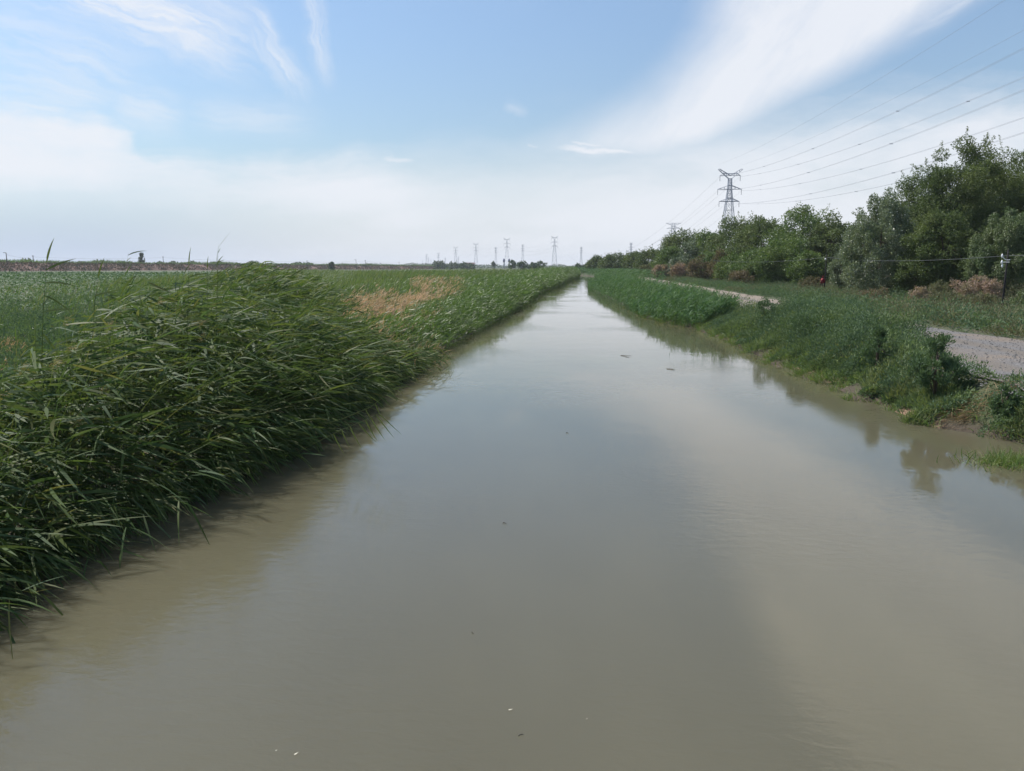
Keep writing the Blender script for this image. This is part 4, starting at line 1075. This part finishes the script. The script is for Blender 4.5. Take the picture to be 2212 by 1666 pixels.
for s in (-1, 1):
    mb = MB(); mb.tube(cat_pts((A_[0] + s * 5.5, A_[1], 48.7 + GZ), (Zp[0] + s * 5.5, Zp[1], 51.5), 8.0, 48), 0.020, 4)
    tag(mb.build("earth_wire", M_WIRE), ("outer" if s > 0 else "inner") + " thin earth wire running from the large pylon's horn to the top of the sky", "earth wire", WG)
names = {1: "largest horizon pylon", 2: "pylon behind the silos", 3: "pylon beside the shed", 4: "pylon left of the shed"}
for i in (1, 2, 3):
    (x0, y0, s0), (x1, y1, s1) = VP[i], VP[i + 1]
    for hx, z, nm in levels:
        mb = MB()
        for s in (-1, 1): mb.tube(cat_pts((x0 + s * hx * s0, y0, z * s0), (x1 + s * hx * s1, y1, z * s1), 10.0, 20), 0.035, 3)
        tag(mb.build("far_conductor", M_WIRE), f"faint {nm} conductors between the {names[i]} and the {names[i + 1]}", "conductor", WG)
fx, fy = flat.location[0], flat.location[1]; n0 = nar.location
for dz, nm in ((27.0, "upper"), (22.3, "lower")):
    mb = MB(); mb.tube(cat_pts((fx - 5.5, fy, dz + GZ + 1), (n0[0], n0[1], dz * 1.15 + 4), 7.0, 24), 0.022, 3); mb.tube(cat_pts((n0[0], n0[1], dz * 1.15 + 4), (-100 + 220, 1292, dz), 9.0, 24), 0.04, 3)
    tag(mb.build("far_conductor", M_WIRE), f"{nm} thin conductor running from the flat topped pylon to the narrow ones", "conductor", WG)

# ------------------------------------------------------------------ wooden line along the wood
UG = "dark wooden poles of the low line"
def wood_pole(px, pytop, Yd, lab, bracket):
    tp = atd(px, pytop, Yd); x = tp[0]; z = float(gz(x, Yd)); hgt = tp[2] - z
    r = empty("wooden_pole", (x, Yd, z)); tag(r, lab, "pole", UG)
    mb = MB(); mb.tube([(-0.04, 0, -0.3), (-0.02, 0, hgt * 0.5), (0, 0, hgt)], [0.075, 0.062, 0.05], 9); mb.build("shaft", M_POLE, r, True)
    if bracket:
        mb = MB(); mb.tube([(-0.40, -0.12, hgt - 0.40), (-0.28, -0.12, hgt - 0.55), (-0.12, -0.12, hgt - 0.63), (0.1, -0.12, hgt - 0.62)], 0.022, 6); mb.beam((-0.5, -0.12, hgt - 0.76), (0.08, -0.12, hgt - 0.76), 0.02)
        mb.build("bracket", M_WHITEPORC, r)
        for dx, dz in ((-0.40, -0.76), (-0.36, -0.98), (-0.42, -0.36)):
            mb = MB(); mb.tube([(dx, -0.12, hgt + dz - 0.13), (dx, -0.12, hgt + dz - 0.05), (dx, -0.12, hgt + dz + 0.03), (dx, -0.12, hgt + dz + 0.12)], [0.03, 0.06, 0.05, 0.025], 8); mb.build("insulator", M_WHITEPORC, r, True)
    else:
        mb = MB(); mb.tube([(-0.16, -0.14, hgt - 0.62), (-0.16, -0.14, hgt - 0.55), (-0.16, -0.14, hgt - 0.45)], [0.05, 0.10, 0.05], 8); mb.beam((0, -0.1, hgt - 0.6), (-0.18, -0.14, hgt - 0.6), 0.025)
        mb.build("insulator", M_WHITEPORC, r, True)
    return np.array((x, Yd, z + hgt))
p1 = wood_pole(2178, 540, 49, "dark wooden pole with white bracket in front of the willow", True)
p2 = wood_pole(1786, 549, 84, "plain dark wooden pole with a red bundle beside it", False)
M_LINE = plain("weathered_cable", (0.10, 0.11, 0.115), 0.6, 0, 0.05, 1.0)
dz = np.array((0, 0, -0.35))
for a, b_, lab in ((p1 + dz, p2 + dz, "grey cable strung between the two wooden poles"), (p2 + dz, p2 + np.array((-4.5, 30, -0.45)), "grey cable leaving the plain pole towards the far trees"),
                   (p1 + dz, p1 + np.array((17, -42, 0.9)), "short cable leaving the bracketed pole past the edge of view")):
    mb = MB(); mb.tube(cat_pts(a, b_, 0.35, 24), 0.014, 5); tag(mb.build("cable", M_LINE), lab, "cable", "cables of the low wooden line")
# the red bundle
c0 = atd(1779, 607, 83.0); z = float(gz(c0[0], 83.0))
nu, nv = 12, 9; vs = []
for i in range(nv):
    th = math.pi * i / (nv - 1)
    for j in range(nu):
        ph = 2 * math.pi * j / nu; rr = 0.27 * (1 + 0.25 * math.sin(3 * ph + 2 * th) + 0.15 * math.sin(5 * ph - 3 * th))
        vs.append((rr * math.sin(th) * math.cos(ph) * 0.9, rr * math.sin(th) * math.sin(ph) * 0.7, rr * math.cos(th) * 0.95))
mb = MB(); mb.add(vs, [(i * nu + j, i * nu + (j + 1) % nu, (i + 1) * nu + (j + 1) % nu, (i + 1) * nu + j) for i in range(nv - 1) for j in range(nu)])
o = mb.build("red_bundle", M_RED, None, True); o.location = (c0[0], 83.2, max(c0[2], z + 0.3)); tag(o, "small crumpled red bundle beside the plain wooden pole", "bundle")
for s_ in (1,):
    mb = MB(); mb.tube([(0, 0, 0.3), (0.02, 0, 0.42), (-0.03, 0.02, 0.5)], [0.10, 0.05, 0.09], 7); mb.build("knot", M_RED, o, True)
    mb = MB(); zz = float(o.location[2]) - z; mb.tube([(0, 0.03, -zz - 0.1), (0, 0.02, -0.1)], 0.03, 6); mb.build("stake", M_POLE, o)

# ------------------------------------------------------------------ far buildings and poles
SI = "twin storage silos"
silo = None
for i, px in enumerate((1088.6, 1099.8)):
    Yd = 1250; x = XF(px, Yd); hgt = atd(px, 559, Yd)[2]; rd = 2.2 * Yd / F
    if silo is None:
        silo = empty("silo", (x, Yd, 0.3))
        mb = MB(); mb.tube([(0, 0, 0), (0, 0, hgt * 0.62)], rd, 16); mb.build("lower_barrel", M_GREYM, silo, True)
        mb = MB(); mb.tube([(0, 0, hgt * 0.62), (0, 0, hgt * 0.90), (0, 0, hgt * 0.955)], [rd, rd, rd * 0.55], 16); mb.build("upper_barrel", M_BLUEP, silo, True)
        mb = MB(); mb.tube([(0, 0, hgt * 0.955), (0, 0, hgt * 1.0)], [0.45 * rd, 0.35 * rd], 8); mb.build("vent_cap", M_BLUEP, silo)
        o = silo
    else:
        o = dup(silo); o.location.x = x
    tag(o, ("left" if i == 0 else "right") + " one of two blue topped grey silos below a horned pylon", "silo", SI)
Yd = 1000; x = XF(1014, Yd); zt = atd(1014, 568, Yd)[2]
r = empty("shed", (x, Yd, 0.3)); tag(r, "dark red shed half hidden by trees beside the horned pylon", "shed")
wd = 20 * Yd / F; hw_ = zt - 1.6
mb = MB(); mb.box((0, 3, hw_ / 2), (wd, 8, hw_)); mb.build("wall", M_BRICKW, r)
mb = MB(); mb.add([(-wd / 2 - .6, -1.7, hw_), (wd / 2 + 1.2, -1.7, hw_), (wd / 2 + 1.2, 7.7, hw_), (-wd / 2 - .6, 7.7, hw_), (-wd / 2 - .6, 3, zt), (wd / 2 + 1.2, 3, zt)],
                 [(0, 1, 5, 4), (2, 3, 4, 5), (0, 4, 3), (1, 2, 5), (3, 2, 1, 0)]); mb.build("roof", M_ROOF, r)
for k in range(4):
    mb = MB(); mb.tube([(-wd / 2 + 1.5 + k * 2, 3, zt - 0.2), (-wd / 2 + 1.5 + k * 2, 3, zt + 0.7), (-wd / 2 + 1.5 + k * 2, 3, zt + 1.1)], [0.15, 0.15, 0.35], 6); mb.build("roof_vent", M_STEEL, r)
mb = MB(); mb.box((-wd * 0.2, -1.04, 1.6), (2.4, 0.12, 3.0)); mb.build("door", M_ROOF, r)
LG = "thin utility poles on the far left plain"
lpts = []
for px, py, Yd, lab, lamp in [
    (13, 546, 430, "far utility pole with a lamp arm at the left edge of the levee", True), (71, 552, 520, "thick short utility pole beside the left reeds", False),
    (352, 554, 640, "thin utility pole right of the lone tall tree", False), (663, 563, 700, "thin utility pole left of the single levee bush", False),
    (769, 561, 760, "thin utility pole with a small arm right of the levee bush", True), (789, 562, 800, "plain thin utility pole in the middle of the plain", False),
    (862, 566, 900, "thin utility pole nearest the far pylons", False)]:
    tp = atd(px, py, Yd); r = empty("utility_pole", (tp[0], Yd, 0.8)); tag(r, lab, "utility pole", LG)
    mb = MB(); mb.tube([(0, 0, 0), (0, 0, tp[2] - 0.8)], [0.26, 0.18], 6); mb.build("shaft", M_POLE, r)
    mb = MB()
    if lamp: mb.beam((0, 0, tp[2] - 0.9), (-1.6, 0, tp[2] - 0.8), 0.13)
    else: mb.beam((-0.8, 0, tp[2] - 1.2), (0.8, 0, tp[2] - 1.2), 0.1)
    mb.build("cross_arm", M_POLE, r); lpts.append((tp[0], Yd, tp[2] - 1.0))
for k in range(len(lpts) - 1):
    mb = MB(); mb.tube(cat_pts(lpts[k], lpts[k + 1], 1.0, 14), 0.05, 3)
    tag(mb.build("cable", M_LINE), f"hair thin cable over the left plain, span {('nearest the left edge', 'left of the lone tall tree', 'right of the lone tall tree', 'above the levee bush', 'between two close thin poles', 'nearest the far pylons')[k]}", "cable", "cables on the far left plain")

# ------------------------------------------------------------------ single reeds one can tell apart
RG = "single reeds standing clear of the others"
def single_reed(label, stem, leaves, r0=0.006, name="single_reed", seed=0):
    """stem: world points; leaves: (fraction along stem, direction, length, width, droop)"""
    st = np.array(stem, float); o0 = st[0]
    r = empty(name, o0); tag(r, label, "reed", RG)
    mb = MB(); k = len(st); mb.tube([tuple(q - o0) for q in st], [r0 * (1 - 0.7 * i / (k - 1)) for i in range(k)], 5); mb.build("stem", M_REED, r, True)
    cum = np.concatenate([[0], np.cumsum(np.linalg.norm(np.diff(st, axis=0), axis=1))]); cum /= cum[-1]
    for f, dr, L, W, dp in leaves:
        p = np.array([np.interp(f, cum, st[:, i]) for i in range(3)]) - o0
        D = nrm(np.array(dr, float))[None]
        v, q = blades(p[None], D, np.array([(0.12, 0, -dp)]), np.array([L]), np.array([W]), nrm(np.array([(0.2, -0.9, 0.5)])), 7)
        link("leaf", quad_mesh("leaf", [(v, q)], True), M_REED, r)
def upright(px_b, Yd, pts, label, leaves, z0=0.4):
    st = [np.array((atd(px_b, 700, Yd)[0], Yd, z0))] + [atd(px, py, Yd) for px, py in pts]
    single_reed(label, st, leaves)
upright(88, 10.5, [(90, 800), (93, 680), (99, 590), (101, 565)], "tall lone reed with broad bent leaves at the far left of the bank",
        [(1.0, (0.25, 0, 1), 0.36, 0.030, 0.1), (0.96, (1, 0, 0.55), 0.42, 0.034, 0.12), (0.90, (1, 0, 0.15), 0.40, 0.028, 0.3), (0.84, (0.7, 0, -0.2), 0.36, 0.026, 0.5), (0.76, (1, 0, 0.3), 0.45, 0.03, 0.2),
         (0.66, (0.5, 0, -0.6), 0.4, 0.03, 0.5), (0.60, (-0.9, 0, 0.3), 0.35, 0.03, 0.6), (0.52, (1, 0, 0.1), 0.42, 0.03, 0.5), (0.45, (-1, 0, 0.35), 0.4, 0.026, 0.5)])
upright(196, 11.5, [(198, 760), (205, 650), (212, 600)], "upright reed with one folded pale leaf beside the lone reed",
        [(1.0, (0.25, 0, 1), 0.32, 0.026, 0.05), (0.9, (1, 0, 0.4), 0.35, 0.025, 0.3), (0.75, (1, 0, 0.2), 0.4, 0.028, 0.3), (0.6, (1, 0.2, 0.1), 0.4, 0.028, 0.4), (0.5, (1, 0, 0.4), 0.4, 0.025, 0.4)])
upright(405, 12.0, [(405, 720), (407, 610), (408, 572)], "straight reed with a spear like tip above the near reeds",
        [(1.0, (0.06, 0, 1), 0.27, 0.018, 0.0), (0.93, (1, 0, 0.5), 0.36, 0.024, 0.3), (0.85, (1, 0, 0.2), 0.38, 0.026, 0.3), (0.7, (1, 0, 0.2), 0.4, 0.028, 0.3)])
upright(447, 12.4, [(447, 720), (448, 620), (448, 580)], "shorter spear tipped reed next to the feathery one",
        [(1.0, (0.02, 0, 1), 0.20, 0.016, 0.0), (0.9, (1, 0, 0.3), 0.38, 0.024, 0.3), (0.75, (1, 0, 0.2), 0.4, 0.026, 0.3)])
upright(468, 12.6, [(468, 720), (469, 620), (470, 570), (471, 547)], "feathery topped reed with four short leaves against the sky",
        [(1.0, (0.35, 0, 0.8), 0.09, 0.010, 0.0), (0.95, (1, 0, 0.5), 0.12, 0.012, 0.05), (0.88, (1, 0, 0.55), 0.14, 0.014, 0.05), (0.82, (1, 0, 0.6), 0.15, 0.015, 0.05), (0.70, (1, 0, 0.3), 0.36, 0.024, 0.3), (0.55, (1, 0, 0.2), 0.4, 0.025, 0.3)])
upright(615, 13.5, [(612, 720), (618, 640), (625, 600)], "reed with drooping side leaves at the right end of the tall clump",
        [(1.0, (0.8, 0, 0.6), 0.40, 0.024, 0.1), (0.92, (1, 0, 0.3), 0.42, 0.028, 0.25), (0.85, (1, 0, 0.1), 0.40, 0.026, 0.3), (0.72, (1, 0, 0), 0.42, 0.028, 0.3), (0.6, (1, 0, 0.1), 0.42, 0.028, 0.3)])
# two reeds fallen out over the water
Yd = 11.8
single_reed("fallen reed leaning over the water with comb like hanging leaves", [atd(560, 985, Yd + 0.6), atd(640, 978, Yd + 0.3), atd(735, 930, Yd), atd(795, 905, Yd), atd(818, 893, Yd)],
            [(0.66, (0.35, 0, -0.9), 0.36, 0.018, 0.05), (0.73, (0.3, 0, -0.9), 0.30, 0.014, 0.05), (0.79, (0.35, 0, -0.9), 0.36, 0.018, 0.05), (0.85, (0.7, 0, -0.9), 0.40, 0.018, 0.05), (0.90, (0.4, 0, -0.9), 0.36, 0.018, 0.05),
             (0.94, (0.45, 0, -0.9), 0.40, 0.02, 0.05), (0.98, (0.6, 0, -0.9), 0.42, 0.018, 0.08), (1.0, (0.75, 0, -0.75), 0.42, 0.016, 0.1)], 0.005, "fallen_reed")
Yd = 13.6
single_reed("fallen reed with a curled tip bending over the water farther along", [atd(640, 935, Yd + 0.5), atd(740, 905, Yd), atd(800, 880, Yd), atd(845, 845, Yd), atd(860, 815, Yd), atd(864, 800, Yd)],
            [(0.62, (0.4, 0, -0.8), 0.22, 0.014, 0.1), (0.70, (0.3, 0, -0.9), 0.26, 0.014, 0.1), (0.80, (1, 0, -0.35), 0.28, 0.018, 0.1), (0.86, (1, 0, 0.2), 0.30, 0.02, 0.05), (0.92, (1, 0, 0.35), 0.24, 0.016, 0.05), (1.0, (-0.2, 0, 1), 0.2, 0.012, 0.0)], 0.006, "fallen_reed")

# ------------------------------------------------------------------ things drifting on the canal
DG = "debris drifting on the canal"
def twig(px0, py0, px1, py1, label, r=0.010, bend=0.03, fork=False):
    r, bend = r * 0.6, bend * 0.4
    a, b_ = at(px0, py0, 0.006), at(px1, py1, 0.006); mid = (a + b_) / 2; ln = np.linalg.norm(b_ - a)
    nn = np.array((-(b_ - a)[1], (b_ - a)[0], 0)) / ln
    o0 = mid.copy(); pts = [a - o0, a * 0.6 + b_ * 0.4 - o0 + nn * ln * 0.12 + (0, 0, bend), a * 0.25 + b_ * 0.75 - o0 - nn * ln * 0.05 + (0, 0, bend * 0.5), b_ - o0]
    mb = MB(); mb.tube([tuple(q) for q in pts], [r, r * 0.9, r * 0.7, r * 0.4], 5)
    if fork: mb.tube([tuple(pts[1]), tuple(pts[1] + nn * ln * 0.3 + (b_ - a) * 0.15)], [r * 0.7, r * 0.3], 5)
    o = mb.build("floating_twig", M_TWIG, None, True); o.location = o0; tag(o, label, "twig", DG)
twig(1341, 768, 1358, 772, "bent dark twig floating farthest up the canal", 0.02, 0.05, True)
twig(1440, 797, 1458, 799, "thin dark twig floating toward the right reed stand", 0.018, 0.02, True)
twig(1120, 1590, 1131, 1586, "crooked dark twig floating at the bottom of the view", 0.006, 0.01, True)
twig(1086, 1130, 1094, 1131, "short dark scrap floating in mid canal", 0.010, 0.02)
twig(1223, 935, 1228, 936, "dark speck of wood floating ahead of mid canal", 0.012, 0.02)
twig(1019, 1366, 1023, 1369, "tiny black scrap floating left of the canal middle", 0.008, 0.012)
def floatleaf(px, py, ln, ang, label):
    c_ = at(px, py, 0.008); D = np.array([(math.cos(ang), math.sin(ang), 0.05)])
    v, q = blades(np.zeros((1, 3)) - D * ln / 2, D, np.array([(0, 0.1, 0.06)]), np.array([ln]), np.array([ln * 0.3]), np.array([(0, 0, 1.0)]), 6)
    o = link("floating_leaf", quad_mesh("floating_leaf", [(v, q)], True), M_PALELEAF); o.location = c_
    tag(o, label, "leaf", DG)
floatleaf(1103, 1533, 0.032, 0.1, "pale yellow leaf floating near the bottom centre")
floatleaf(640, 1628, 0.030, 0.7, "pale leaf floating nearest the lower left")
floatleaf(597, 1621, 0.014, 0.7, "tiny pale fleck floating left of the lower left leaf")
floatleaf(1268, 1553, 0.012, 0.2, "tiny pale fleck floating right of the yellow leaf")

# ------------------------------------------------------------------ air
m = bpy.data.materials.new("air"); m.use_nodes = True
t = m.node_tree; t.nodes.clear(); o = t.nodes.new("ShaderNodeOutputMaterial"); v = t.nodes.new("ShaderNodeVolumePrincipled")
v.inputs["Color"].default_value = (0.86, 0.91, 1.0, 1); v.inputs["Density"].default_value = 0.00014; v.inputs["Anisotropy"].default_value = 0.2
t.links.new(v.outputs[0], o.inputs["Volume"])
mb = MB(); mb.box((0, 2500, 31), (7800, 5300, 66.4))
o = mb.build("haze", m); tag(o, "pale summer haze veiling the far pylons and trees", "haze", kind="stuff")
